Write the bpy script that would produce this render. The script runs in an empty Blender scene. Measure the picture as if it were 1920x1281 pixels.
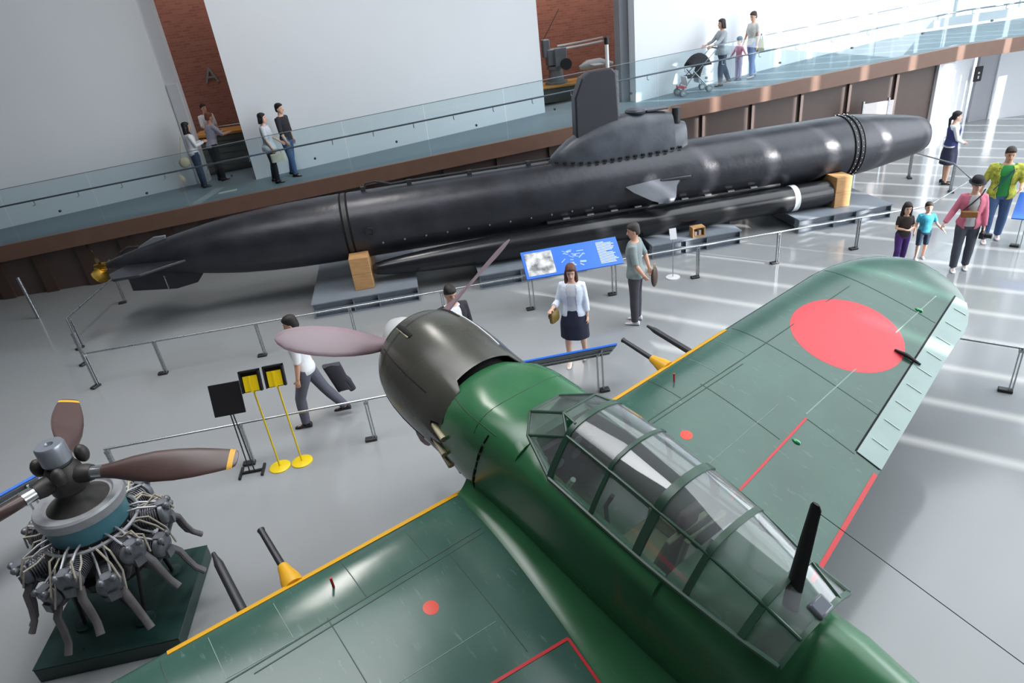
import bpy, bmesh, math, random
from mathutils import Vector, Matrix
random.seed(7)
PI = math.pi
scene = bpy.context.scene
C = scene.collection

# ------------------------------------------------------------------ camera
FPX, CAM = 1242.24, (6.04437, -13.1475, 5.10927)
YAW, PITCH, ROLL = 0.123522, 0.486771, 0.125621
def cam_axes():
    f = Vector((math.sin(YAW)*math.cos(PITCH), math.cos(YAW)*math.cos(PITCH), -math.sin(PITCH)))
    r = Vector((math.cos(YAW), -math.sin(YAW), 0)); d = f.cross(r)
    return math.cos(ROLL)*r + math.sin(ROLL)*d, -math.sin(ROLL)*r + math.cos(ROLL)*d, f
_r, _d, _f = cam_axes()
cd = bpy.data.cameras.new('camera'); cam = bpy.data.objects.new('camera', cd); C.objects.link(cam)
cam.matrix_world = Matrix(((_r.x, -_d.x, -_f.x, CAM[0]), (_r.y, -_d.y, -_f.y, CAM[1]), (_r.z, -_d.z, -_f.z, CAM[2]), (0, 0, 0, 1)))
cd.sensor_fit = 'HORIZONTAL'; cd.sensor_width = 36; cd.lens = FPX/1920*36; cd.clip_end = 300; cd.clip_start = .05
scene.camera = cam

# ------------------------------------------------------------------ light
scene.view_settings.view_transform = 'Standard'; scene.view_settings.look = 'None'
scene.view_settings.exposure = 0.0; scene.view_settings.gamma = 1.0
scene.view_settings.use_curve_mapping = False
w = bpy.data.worlds.new('sky'); scene.world = w; w.use_nodes = True
bg = w.node_tree.nodes['Background']; bg.inputs[0].default_value = (.86, .93, 1, 1); bg.inputs[1].default_value = 2.2
def area(name, loc, direction, sx, sy, power, col=(1, 1, 1), spread=180):
    l = bpy.data.lights.new(name, 'AREA'); l.shape = 'RECTANGLE'; l.size = sx; l.size_y = sy; l.energy = power; l.color = col; l.spread = math.radians(spread)
    o = bpy.data.objects.new(name, l); C.objects.link(o); o.location = loc
    o.rotation_euler = Vector(direction).to_track_quat('-Z', 'Y').to_euler()
    return o
sl = bpy.data.lights.new('sun', 'SUN'); sl.energy = 12; sl.angle = math.radians(.4); sl.color = (1, .97, .92)
so = bpy.data.objects.new('sun', sl); C.objects.link(so); so.location = (40, -40, 30)
SUN_EL = math.radians(19.5)
so.rotation_euler = Vector((-math.cos(SUN_EL)*.7071, math.cos(SUN_EL)*.7071, -math.sin(SUN_EL))).to_track_quat('-Z', 'Y').to_euler()
area('daylight_east_window', (25.6, -8.0, 5.9), (-1, .1, -.1), 26, 10, 4900, (.91, .96, 1))
area('daylight_skylight', (18, -4.5, 11.6), (0, 0, -1), 13, 13, 1500, (.92, .97, 1), 150)
area('overhead_fill_left', (3.4, -6.6, 11.6), (0, 0, -1), 10, 5, 400, (.98, .98, 1), 95)  # unseen overhead light added to lift the left foreground floor
area('ceiling_strip_lamp', (4.6, -.6, 11.5), (0, -.25, -1), 1.2, 4.2, 460, (1, .97, .92))
area('room_lamps', (11.2, 8.0, 7.5), (0, .3, -1), 3, 1.5, 170, (1, .94, .88))
area('room_lamps_left', (1.2, 8.0, 7.5), (0, .3, -1), 3, 1.5, 45, (1, .94, .88))

# ------------------------------------------------------------------ materials
def lin(h):
    h = h.lstrip('#'); c = [int(h[i:i+2], 16)/255 for i in (0, 2, 4)]
    return tuple(x/12.92 if x <= .04045 else ((x+.055)/1.055)**2.4 for x in c)
MATS = {}
def mat(name, col, rough=.5, metal=0, var=.0, scale=6, bump=0, bscale=40, spec=.5, coat=0, detail=4, stretch=None):
    if name in MATS: return MATS[name]
    m = bpy.data.materials.new(name); m.use_nodes = True; MATS[name] = m
    nt = m.node_tree; b = nt.nodes['Principled BSDF']; c = lin(col)
    b.inputs['Base Color'].default_value = (*c, 1); b.inputs['Roughness'].default_value = rough
    b.inputs['Metallic'].default_value = metal; b.inputs['Specular IOR Level'].default_value = spec
    b.inputs['Coat Weight'].default_value = coat
    if var or bump:
        tc = nt.nodes.new('ShaderNodeTexCoord'); mp = nt.nodes.new('ShaderNodeMapping')
        nt.links.new(tc.outputs['Object'], mp.inputs[0])
        if stretch: mp.inputs['Scale'].default_value = stretch
    if var:
        n = nt.nodes.new('ShaderNodeTexNoise'); n.inputs['Scale'].default_value = scale; n.inputs['Detail'].default_value = detail
        nt.links.new(mp.outputs[0], n.inputs['Vector'])
        r = nt.nodes.new('ShaderNodeValToRGB')
        r.color_ramp.elements[0].position = .3; r.color_ramp.elements[1].position = .72
        r.color_ramp.elements[0].color = (*[x*(1-var) for x in c], 1)
        r.color_ramp.elements[1].color = (*[min(1, x*(1+var)+.01*var) for x in c], 1)
        nt.links.new(n.outputs[0], r.inputs[0]); nt.links.new(r.outputs[0], b.inputs['Base Color'])
        mr = nt.nodes.new('ShaderNodeMapRange'); mr.inputs[3].default_value = max(0, rough-.08); mr.inputs[4].default_value = min(1, rough+.1)
        nt.links.new(n.outputs[0], mr.inputs[0]); nt.links.new(mr.outputs[0], b.inputs['Roughness'])
    if bump:
        n2 = nt.nodes.new('ShaderNodeTexNoise'); n2.inputs['Scale'].default_value = bscale; n2.inputs['Detail'].default_value = 3
        nt.links.new(mp.outputs[0], n2.inputs['Vector'])
        bp = nt.nodes.new('ShaderNodeBump'); bp.inputs['Strength'].default_value = bump; bp.inputs['Distance'].default_value = .02
        nt.links.new(n2.outputs[0], bp.inputs['Height']); nt.links.new(bp.outputs[0], b.inputs['Normal'])
    return m
def glass(name, tint, gloss=.9, f0=.04, rough=.02, dust_sheen=0):
    if name in MATS: return MATS[name]
    m = bpy.data.materials.new(name); m.use_nodes = True; MATS[name] = m
    nt = m.node_tree; out = nt.nodes['Material Output']; nt.nodes.remove(nt.nodes['Principled BSDF'])
    t = nt.nodes.new('ShaderNodeBsdfTransparent'); t.inputs[0].default_value = (*tint, 1)
    g = nt.nodes.new('ShaderNodeBsdfGlossy'); g.inputs['Roughness'].default_value = rough; g.inputs[0].default_value = (gloss, gloss, gloss, 1)
    lw = nt.nodes.new('ShaderNodeLayerWeight'); lw.inputs[0].default_value = .5
    pw = nt.nodes.new('ShaderNodeMath'); pw.operation = 'POWER'; pw.inputs[1].default_value = 5
    ma = nt.nodes.new('ShaderNodeMath'); ma.operation = 'MULTIPLY_ADD'; ma.inputs[1].default_value = 1-f0; ma.inputs[2].default_value = f0
    nt.links.new(lw.outputs['Facing'], pw.inputs[0]); nt.links.new(pw.outputs[0], ma.inputs[0])
    base = t
    if dust_sheen:
        d = nt.nodes.new('ShaderNodeBsdfDiffuse'); d.inputs[0].default_value = (.55, .56, .58, 1)
        m0 = nt.nodes.new('ShaderNodeMixShader'); m0.inputs[0].default_value = dust_sheen
        nt.links.new(t.outputs[0], m0.inputs[1]); nt.links.new(d.outputs[0], m0.inputs[2]); base = m0
    mx = nt.nodes.new('ShaderNodeMixShader')
    nt.links.new(ma.outputs[0], mx.inputs[0]); nt.links.new(base.outputs[0], mx.inputs[1]); nt.links.new(g.outputs[0], mx.inputs[2])
    nt.links.new(mx.outputs[0], out.inputs[0])
    return m
def brick_mat():
    m = bpy.data.materials.new('red_brick'); m.use_nodes = True; MATS['brick'] = m
    nt = m.node_tree; b = nt.nodes['Principled BSDF']; b.inputs['Roughness'].default_value = .85
    tc = nt.nodes.new('ShaderNodeTexCoord'); mp = nt.nodes.new('ShaderNodeMapping'); mp.inputs['Rotation'].default_value = (PI/2, 0, 0)
    nt.links.new(tc.outputs['Object'], mp.inputs[0])
    br = nt.nodes.new('ShaderNodeTexBrick'); br.inputs['Scale'].default_value = 1; br.inputs['Brick Width'].default_value = .22; br.inputs['Row Height'].default_value = .07
    br.inputs['Mortar Size'].default_value = .006; br.inputs['Color1'].default_value = (*lin('#84503f'), 1); br.inputs['Color2'].default_value = (*lin('#9a5f4e'), 1); br.inputs['Mortar'].default_value = (*lin('#8d6a5d'), 1)
    nt.links.new(mp.outputs[0], br.inputs['Vector']); nt.links.new(br.outputs[0], b.inputs['Base Color'])
    return m

# ------------------------------------------------------------------ mesh builder
class MB:
    def __init__(s): s.v = []; s.f = []
    def add(s, vs, fs):
        o = len(s.v); s.v += [tuple(p) for p in vs]; s.f += [tuple(i+o for i in f) for f in fs]; return s
    def box(s, c, size, rz=0, rx=0, ry=0):
        R = Matrix.Rotation(rz, 3, 'Z') @ Matrix.Rotation(ry, 3, 'Y') @ Matrix.Rotation(rx, 3, 'X'); c = Vector(c)
        vs = [c + R @ Vector((sx*size[0]/2, sy*size[1]/2, sz*size[2]/2)) for sx in (-1, 1) for sy in (-1, 1) for sz in (-1, 1)]
        return s.add(vs, [(0, 1, 3, 2), (4, 6, 7, 5), (0, 4, 5, 1), (2, 3, 7, 6), (0, 2, 6, 4), (1, 5, 7, 3)])
    def bx(s, x0, x1, y0, y1, z0, z1): return s.box(((x0+x1)/2, (y0+y1)/2, (z0+z1)/2), (x1-x0, y1-y0, z1-z0))
    def loft(s, rings, caps=(True, True), closed=True, loop=False):
        n = len(rings[0]); vs = [p for r in rings for p in r]; fs = []
        m = len(rings)
        for i in range(m if loop else m-1):
            a = i*n; b = ((i+1) % m)*n
            for j in range(n if closed else n-1):
                k = (j+1) % n; fs.append((a+j, a+k, b+k, b+j))
        if closed and not loop:
            if caps[0]: fs.append(tuple(range(n-1, -1, -1)))
            if caps[1]: fs.append(tuple((m-1)*n+j for j in range(n)))
        return s.add(vs, fs)
    def tube(s, pts, r, n=8, caps=(True, True), flat=1.0, up=(0, 0, 1)):
        pts = [Vector(p) for p in pts]; rr = r if isinstance(r, (list, tuple)) else [r]*len(pts); rings = []
        T0 = (pts[1]-pts[0]).normalized(); u = Vector(up)
        if abs(T0.dot(u)) > .95: u = Vector((1, 0, 0)) if abs(T0.x) < .9 else Vector((0, 1, 0))
        A = T0.cross(u).normalized()
        for i, p in enumerate(pts):
            T = (pts[min(i+1, len(pts)-1)]-pts[max(i-1, 0)]).normalized()
            A = (A - T*A.dot(T)).normalized(); B = T.cross(A)
            rings.append([p + A*math.cos(2*PI*j/n)*rr[i] + B*math.sin(2*PI*j/n)*rr[i]*flat for j in range(n)])
        return s.loft(rings, caps)
    def lathe(s, prof, p0=(0, 0, 0), axis='x', n=24, caps=(True, True)):
        rings = []
        for t, r in prof:
            ring = []
            for j in range(n):
                a = 2*PI*j/n; c, q = math.cos(a)*r, math.sin(a)*r
                v = (t, c, q) if axis == 'x' else ((q, t, c) if axis == 'y' else (c, q, t))
                ring.append((p0[0]+v[0], p0[1]+v[1], p0[2]+v[2]))
            rings.append(ring)
        return s.loft(rings, caps)
    def cyl(s, p0, p1, r, n=12): return s.tube([p0, p1], r, n)
    def ball(s, c, r, n=12, m=8):
        r = r if isinstance(r, (list, tuple)) else (r, r, r); rings = []
        for i in range(m+1):
            a = -PI/2 + PI*i/m; k = max(math.cos(a), .02)
            rings.append([(c[0]+r[0]*k*math.cos(2*PI*j/n), c[1]+r[1]*k*math.sin(2*PI*j/n), c[2]+r[2]*math.sin(a)) for j in range(n)])
        return s.loft(rings)
    def prism(s, poly, p0, axis='y', t=.1):
        """poly in the plane normal to axis, extruded from p0-t/2 to p0+t/2 (axis y: (x,z); x: (y,z); z: (x,y))"""
        def pt(a, b, e):
            return (a, e, b) if axis == 'y' else ((e, a, b) if axis == 'x' else (a, b, e))
        r = [[pt(a, b, p0+e) for a, b in poly] for e in (-t/2, t/2)]
        return s.loft(r)
    def xf(s, M):
        s.v = [tuple(M @ Vector(p)) for p in s.v]; return s
    def mesh(s, name, m=None, angle=35, off=None, fix=True):
        me = bpy.data.meshes.new(name)
        vs = s.v if off is None else [(a-off[0], b-off[1], c-off[2]) for a, b, c in s.v]
        me.from_pydata(vs, [], s.f); 
        if fix:
            b = bmesh.new(); b.from_mesh(me); bmesh.ops.recalc_face_normals(b, faces=b.faces); b.to_mesh(me); b.free()
        me.polygons.foreach_set('use_smooth', [True]*len(me.polygons))
        me.set_sharp_from_angle(angle=math.radians(angle))
        if m: me.materials.append(m)
        return me
    def build(s, name, m, parent=None, off=None, angle=35, world=False, bevel=0, fix=True):
        if world and parent is not None:
            Mi = pmat(parent).inverted(); s.v = [tuple(Mi @ Vector(p)) for p in s.v]
        o = bpy.data.objects.new(name, s.mesh(name, m, angle, off, fix)); C.objects.link(o)
        if parent is not None: o.parent = parent
        if bevel:
            bm = o.modifiers.new('bevel', 'BEVEL'); bm.width = bevel; bm.segments = 2; bm.limit_method = 'ANGLE'
        return o
def pmat(o):
    M = Matrix.Translation(o.location) @ o.rotation_euler.to_matrix().to_4x4()
    return pmat(o.parent) @ M if o.parent else M
def tag(o, label, cat, group=None):
    o['label'] = label; o['category'] = cat
    if group: o['group'] = group
    return o
def thing(name, label, cat, loc=(0, 0, 0), rz=0, group=None):
    o = bpy.data.objects.new(name, None); C.objects.link(o); o.location = loc; o.rotation_euler = (0, 0, rz)
    o.empty_display_size = .2
    return tag(o, label, cat, group)
def struct(o, label=None):
    o['kind'] = 'structure'
    if label: o['label'] = label
    return o
def copy_tree(o, parent=None):
    c = o.copy(); C.objects.link(c); c.parent = parent
    for ch in o.children: copy_tree(ch, c)
    return c
def part(o, src, loc, rot=None):
    c = o.copy(); C.objects.link(c); c.parent = src; c.location = loc
    if rot: c.rotation_euler = rot
    return c

# palette
white_wall = mat('white_wall_paint', '#e6e9ee', .7, var=.02, scale=.6)
steel = mat('brushed_steel', '#a9adb0', .28, .85, var=.08, scale=30)
dark_steel = mat('dark_steel', '#3a3b3e', .45, .5)
blackm = mat('matte_black', '#141316', .55)
gapm = mat('black_recess', '#060606', .9)

# ================================================================== the setting
def ramp_z(x): return 1.45+.0535*x if x < 20.6 else 1.45+.0535*20.6
floor_m = mat('grey_epoxy_floor', '#8e9193', .11, var=.05, scale=.35, spec=.5)
struct(MB().bx(-9, 27, -24, 12, -.2, 0).build('floor', floor_m), 'glossy light grey epoxy hall floor')
struct(MB().bx(-9, 27, -24, 12, 11.8, 12).build('ceiling', mat('ceiling_paint', '#7d8084', .8)), 'pale ceiling')
struct(MB().bx(-9.2, -9, -24, 12, 0, 12).build('wall_left', mat('left_wall_paint', '#4d5053', .8)), 'grey end wall')
struct(MB().bx(-9, 27, -24.2, -24, 0, 12).build('wall_rear', mat('rear_wall_paint', '#5c5f63', .8)), 'wall behind the viewer')
# east facade: vertical blind panels with narrow gaps, the sun comes through the gaps
struct(MB().bx(26.2, 26.4, -24, -23.6, 0, 11.8).build('wall_right', white_wall), 'glazed east facade')
blind_m = mat('blind_fabric', '#dfe2e4', .9)
fac = bpy.data.objects['wall_right']
k = -40; gaps = []
while k < 60:
    y = 10.1+1.33*k-26.28
    if -23.6 < y < 6.4: gaps.append(y)
    k += 1
GW = .21
edges = [-23.6]+[e for g in gaps for e in (g-GW/2, g+GW/2)]+[6.4]
for i in range(0, len(edges), 2):
    MB().bx(26.27, 26.29, edges[i], edges[i+1], 0, 11.8).build('blind_panel', blind_m, fac)
MB().bx(26.24, 26.32, -23.6, 6.4, 9.3, 11.8).build('sun_blocker', blind_m, fac)  # unseen panel added to keep sun streaks off the centre back wall
# saw-tooth white walls behind the ramp
def wallseg(name, a, b, th, z0, z1, m, label, ret=None):
    mb = MB(); d = Vector((b[0]-a[0], b[1]-a[1], 0)); n = Vector((-d.y, d.x, 0)).normalized()*th
    A, B = Vector((*a, 0)), Vector((*b, 0))
    mb.loft([[A+Vector((0, 0, z)), B+Vector((0, 0, z)), B+n+Vector((0, 0, z)), A+n+Vector((0, 0, z))] for z in (z0, z1)])
    return struct(mb.build(name, m), label)
wallseg('wall_back_left', (-9, 4.35), (.55, 5.62), .3, 0, 11.8, white_wall, 'white wall panel left of the brick opening')
wallseg('wall_back_centre', (2.29, 4.56), (10.09, 5.59), .3, 0, 11.8, white_wall, 'wide white wall panel in the middle')
wallseg('wall_back_right', (12.3, 4.42), (21.3, 6.2), .3, 0, 11.8, white_wall, 'bright white wall panel on the right')
trim_m = mat('light_grey_jamb', '#d4d5da', .6)
struct(MB().bx(.48, .88, 5.66, 5.9, 1.2, 11.8).build('trim_1', trim_m), 'pale jamb beside the brick opening')
struct(MB().bx(.60, .86, 5.62, 5.69, 1.2, 3.95).build('trim_2', trim_m), 'lower jamb casing')
grey_jamb = mat('grey_jamb', '#8c8f96', .6)
struct(MB().bx(12.02, 12.32, 4.75, 5.2, 1.6, 11.8).build('trim_3', grey_jamb), 'grey jamb beside the second opening')
brick = brick_mat()
struct(MB().bx(-3, 16, 9.4, 9.6, 0, 11.8).build('wall_brick', brick), 'dark red brick wall seen through the openings')
# room floor behind the openings
struct(MB().prism([(-2.5, 1.25), (16, ramp_z(16)-.06), (16, 1.0), (-2.5, 1.0)], 7.5, 'y', 3.9).build('floor_room', mat('room_floor', '#5f686c', .4)), 'grey floor of the exhibition room')
# ramp: deck, fascia, panelled side
deck_m = mat('ramp_carpet', '#788790', .55, var=.05, scale=3)
def rampslab(x0, x1, y0, y1, dz0, dz1, n=1):
    xs = [x0]+([20.6] if x0 < 20.6 < x1 else [])+[x1]
    return [(x, ramp_z(x)+dz1) for x in xs]+[(x, ramp_z(x)+dz0) for x in reversed(xs)]
struct(MB().prism(rampslab(-9, 27, 0, 0, -.2, 0), 4.75, 'y', 3.4).build('floor_ramp', deck_m), 'blue grey ramp deck climbing to the right')
fasc_m = mat('brown_fascia', '#705548', .45, var=.06, scale=4)
t1 = struct(MB().prism(rampslab(-9, 27, 0, 0, -.34, .012), 3.0, 'y', .12).build('trim_4', fasc_m), 'brown edge beam of the ramp')
pan_m = mat('brown_wall_panel', '#584a46', .5, var=.08, scale=3)
post_m = mat('brown_post', '#4b3a33', .5)
ws = struct(MB().prism([(-9, 0), (20.05, 0), (20.05, ramp_z(20.05)-.32), (-9, ramp_z(-9)-.32)], 3.32, 'y', .1).build('wall_ramp', mat('wall_backing', '#2c2624', .8)), 'brown panelled side of the ramp')
xs = []; x = -8.6
while x < 20: xs.append(x); x += .97 if x < 6 else 1.33
xs.append(20.05)
for i in range(len(xs)-1):
    a, b = xs[i], xs[i+1]
    wpost = .26 if a < 6 else .07
    MB().prism([(a, 0), (a+wpost, 0), (a+wpost, ramp_z(a+wpost)-.33), (a, ramp_z(a)-.33)], 3.19, 'y', .14 if a < 6 else .12).build('post', post_m if a < 6 else pan_m, ws)
    MB().prism([(a+wpost, .0), (b-.008, .0), (b-.008, ramp_z(b)-.34), (a+wpost, ramp_z(a+wpost)-.34)], 3.24, 'y', .08).build('wall_panel', pan_m, ws)
# glass balustrade on the near edge
gl = glass('balustrade_glass', (.90, .955, .965), .8, .04)
bal = thing('glass_balustrade', 'long frameless glass balustrade with steel handrail on the ramp edge', 'balustrade', (8, 3.0, ramp_z(8)))
x = -8.5
while x < 24.6:
    b = x+1.88
    MB().prism([(x, ramp_z(x)+.0), (b, ramp_z(b)+.0), (b, ramp_z(b)+1.17), (x, ramp_z(x)+1.17)], 3.085, 'y', .014).build('glass_pane', gl, bal, world=True)
    x = b+.02
for nm, dz, yy, r, mm in (('handrail', .80, 3.2, .019, mat('rail_grey', '#6e6f76', .35, .6)), ('top_edge', 1.175, 3.085, .008, mat('edge_grey', '#848d92', .4, .3))):
    MB().tube([(-9, yy, ramp_z(-9)+dz), (20.6, yy, ramp_z(20.6)+dz), (26, yy, ramp_z(26)+dz)], r, 8).build(nm, mm, bal, world=True)
x = -8.0; k = 0
while x < 24:
    MB().tube([(x, 3.1, ramp_z(x)+.7), (x, 3.2, ramp_z(x)+.7), (x, 3.2, ramp_z(x)+.8)], .01, 6).build('bracket', steel, bal, world=True)
    if k % 2 == 0:
        MB().lathe([(-.02, .028), (.02, .028)], (x+.5, 3.07, ramp_z(x+.5)+.48), 'y', 10).build('fixing_stud', mat('stud', '#55585c', .4, .6), bal, world=True)
    x += .96; k += 1
# floor strip and tactile mark on the ramp
sz = lambda x: ramp_z(x)+.002
struct(MB().add([(.95, 3.08, sz(.95)), (1.22, 3.08, sz(1.22)), (1.52, 4.5, sz(1.52)), (1.25, 4.5, sz(1.25)), (.95, 3.08, sz(.95)-.01), (1.22, 3.08, sz(1.22)-.01), (1.52, 4.5, sz(1.52)-.01), (1.25, 4.5, sz(1.25)-.01)],
       [(0, 1, 2, 3), (7, 6, 5, 4), (0, 4, 5, 1), (1, 5, 6, 2), (2, 6, 7, 3), (3, 7, 4, 0)]).build('trim_5', mat('strip_grey', '#9aa3a8', .5)), 'light strip across the ramp deck')
struct(MB().box((1.72, 3.8, ramp_z(1.72)+.008), (.42, .12, .016), ry=-.053).build('trim_6', mat('pale_plate', '#c9cfc8', .4)), 'pale floor plate on the ramp deck')
# right end: landing front, recess wall and door
struct(MB().bx(20.05, 20.5, 3.1, 3.4, 0, ramp_z(20.2)-.34).build('wall_right_pier', white_wall), 'white pier at the end of the ramp side')
wallseg('wall_right_recess', (20.45, 3.2), (23.0, 5.2), .2, 0, 2.3, white_wall, 'bright white wall below the landing')
struct(MB().bx(23.0, 23.62, 5.0, 5.1, 0, 2.22).build('door_1', mat('grey_door', '#a6a7ae', .4)), 'grey door under the landing')
wallseg('wall_right_far', (23.62, 4.95), (26.2, 4.5), .2, 0, 2.3, white_wall, 'white wall right of the grey door')
struct(MB().bx(20.5, 26.2, 3.05, 6.4, ramp_z(22)-.36, ramp_z(22)-.2).build('ceiling_landing', white_wall), 'white underside of the landing')
sgn = tag(MB().bx(22.72, 22.98, 4.80, 4.84, 1.2, 1.62).build('wall_sign', blackm, bevel=.02), 'small dark rounded sign beside the grey door', 'sign')
MB().bx(22.83, 22.87, 4.785, 4.80, 1.28, 1.36).build('pictogram', mat('sign_white', '#d8d8dc', .5), sgn)
MB().lathe([(-.01, .03), (0, .03)], (22.85, 4.80, 1.44), 'y', 10).build('pictogram', mat('sign_white', '#d8d8dc', .5), sgn)
# window to the outside above the landing
win = struct(MB().bx(21.3, 26.2, 7.0, 7.1, ramp_z(22), ramp_z(22)+.25).build('window_1', white_wall), 'big bright window above the landing')
for xx in (21.35, 23.6, 25.9): MB().bx(xx, xx+.06, 7.0, 7.08, ramp_z(22)+.25, 11.8).build('mullion', white_wall, win)
MB().bx(21.3, 26.2, 7.03, 7.045, ramp_z(22)+.25, 11.8).build('pane', glass('window_glass', (.97, .99, 1)), win)
struct(MB().bx(24.5, 24.9, 3.9, 4.3, ramp_z(22), 11.8).build('trim_7', mat('grey_column', '#7c868b', .5)), 'grey column at the landing edge')

# ================================================================== midget submarine
ZC = 1.318
hull_m = mat('black_hull_paint', '#303138', .33, 0.35, var=.22, scale=2.2, bump=.22, bscale=7, spec=.6, detail=8)
tower_m = mat('grey_tower_paint', '#4a4e56', .36, .15, var=.3, scale=2.5, bump=.14, bscale=8, detail=7)  # strong mottling paints blotchy reflections into the grey
fin_m = mat('fin_paint', '#35363d', .45, .1, var=.1, scale=2)
brass = mat('polished_brass', '#c9a24a', .22, 1.0, var=.1, scale=8)
sub = thing('midget_submarine', 'black two-man midget submarine with stubby conning tower on steel cradles', 'submarine', (8.6, 0, 0))
def SB(mb, name, m, parent=None, **k): return mb.build(name, m, parent or sub, world=True, **k)
prof_tail = [(.12, .06), (.3, .115), (.5, .165), (.8, .235), (1.15, .31), (1.6, .40), (2.1, .49), (2.6, .56), (3.1, .605), (3.7, .635), (4.3, .648), (4.66, .65)]
SB(MB().lathe(prof_tail, (0, 0, ZC), 'x', 48), 'stern_section', hull_m)
SB(MB().lathe([(4.66, .63), (4.70, .63), (4.70, .652), (4.78, .652), (4.78, .63), (4.82, .63)], (0, 0, ZC), 'x', 48), 'joint_ring', dark_steel)
for jx in (4.66, 4.78): SB(MB().lathe([(jx+.004, .640), (jx+.036, .640)], (0, 0, ZC), 'x', 48), 'joint_groove', gapm)
SB(MB().lathe([(4.82, .65)]+[(4.82+i*.75, .651) for i in range(1, 14)]+[(15.18, .65)], (0, 0, ZC), 'x', 56), 'hull', hull_m)
SB(MB().lathe([(15.18, .632), (15.22, .632), (15.22, .662), (15.28, .662), (15.28, .632), (15.34, .632), (15.34, .662), (15.40, .662), (15.40, .632), (15.44, .632)], (0, 0, ZC), 'x', 56), 'bow_joint_ring', dark_steel)
SB(MB().lathe([(15.44, .648), (15.8, .61), (16.2, .55), (16.6, .485), (16.9, .435), (17.08, .395), (17.2, .34), (17.27, .25), (17.30, .12), (17.305, .01)], (0, 0, ZC), 'x', 48), 'bow_section', hull_m)
bolt = None
for ring_x in (15.25, 15.37):
    for k in range(36):
        a = 2*PI*k/36
        p = (ring_x-8.6, math.cos(a)*.664, ZC+math.sin(a)*.664)
        if bolt is None:
            bolt = MB().ball((0, 0, 0), .012, 6, 4).build('bolt', steel, sub); bolt.location = p
        else: part(bolt, sub, p)
for k in range(11):
    x = 5.35+.42*k; part(bolt, sub, (x-8.6, -.60, ZC-.25)).scale = (2, 2, 2)
SB(MB().lathe([(-.02, .085), (-.02, .07), (0, .07), (.0, .085), (-.02, .085)], (0, 0, 0), 'y', 16, (False, False)).xf(Matrix.Translation((5.15, -.655, ZC+.02))), 'port_cover', dark_steel)
SB(MB().lathe([(-.008, .07), (.01, .07)], (5.15, -.645, ZC+.02), 'y', 16), 'port_disc', hull_m)
# conning tower: lofted body
def tsec(x, w, zt, n=2.6):
    ring = []
    for j in range(25):
        a = PI*j/24; c, q = math.cos(a), math.sin(a)
        ring.append((x, w*math.copysign(abs(c)**(2/n), c), 1.78+(zt-1.78)*abs(q)**(2/n)))
    return ring
tw = [(8.86, .05, 1.98), (8.95, .17, 2.08), (9.1, .25, 2.2), (9.3, .30, 2.34), (9.5, .33, 2.44), (9.8, .35, 2.55), (10.15, .36, 2.64), (10.5, .36, 2.68), (10.9, .355, 2.66), (11.2, .34, 2.63), (11.42, .32, 2.6)]
SB(MB().loft([tsec(*t) for t in tw]), 'conning_tower', tower_m)
SB(MB().loft([tsec(11.42, .31, 2.42), tsec(11.6, .28, 2.4), tsec(11.72, .22, 2.36)]), 'tower_front', tower_m)
SB(MB().lathe([(2.38, .085), (2.66, .085), (2.67, .06)], (11.53, -.08, 0), 'z', 16), 'lamp_housing', dark_steel)
SB(MB().lathe([(2.66, .20), (2.70, .22), (2.735, .18), (2.745, .02)], (10.72, 0.02, 0), 'z', 24), 'hatch', tower_m)
SB(MB().bx(10.9, 11.35, -.12, .12, 2.66, 2.70), 'hatch_hinge_plate', tower_m, bevel=.01)
for j in range(17):
    x = 8.98+j*.158
    yy = -min(.36, .13+.30*math.sqrt(max(0, (x-8.9)/1.3)))
    if x > 11.2: yy = -.32
    zz = ZC+math.sqrt(.65**2-yy*yy)
    SB(MB().box((x, yy-.012, zz+.045), (.075, .03, .05), rx=.2), 'limber_hole', gapm, bevel=.01)
# tall fin (snorkel housing) and periscope
fp = [(9.42, 2.30), (9.44, 3.12), (9.60, 3.46), (9.78, 3.56), (10.22, 3.58), (10.30, 3.50), (10.33, 2.55)]
fin = MB()
rings = []
for wv, sh in ((-.17, .10), (-.13, .03), (.13, .03), (.17, .10)):
    cx = sum(p[0] for p in fp)/len(fp); cz = 3.0
    rings.append([(cx+(px-cx)*(1-sh), wv, cz+(pz-cz)*(1-sh*.5)) for px, pz in fp])
fin.loft(rings); SB(fin, 'snorkel_fin', fin_m, angle=30)
SB(MB().bx(10.30, 10.36, -.07, .07, 2.6, 3.50), 'fin_lit_face', steel)  # bright strip stands in for the lit right face of the fin
SB(MB().tube([(10.17, 0, 3.5), (10.17, 0, 4.0)], .035, 12), 'periscope_tube', mat('periscope_white', '#d6d9da', .35))
SB(MB().lathe([(3.98, .035), (4.0, .05), (4.1, .05), (4.13, .02)], (10.17, 0, 0), 'z', 12), 'periscope_head', blackm)
# deck rail pipe with brackets
SB(MB().tube([(5.15, 0, 1.95), (5.22, 0, 2.1), (5.4, 0, 2.12), (5.7, 0, 2.02), (6.0, 0, 2.03), (8.9, 0, 2.03)], .022, 8), 'deck_pipe', dark_steel)
for x in (5.15, 6.05, 7.25, 8.45): SB(MB().box((x, 0, 2.0), (.09, .07, .10)), 'pipe_bracket', dark_steel)
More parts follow.
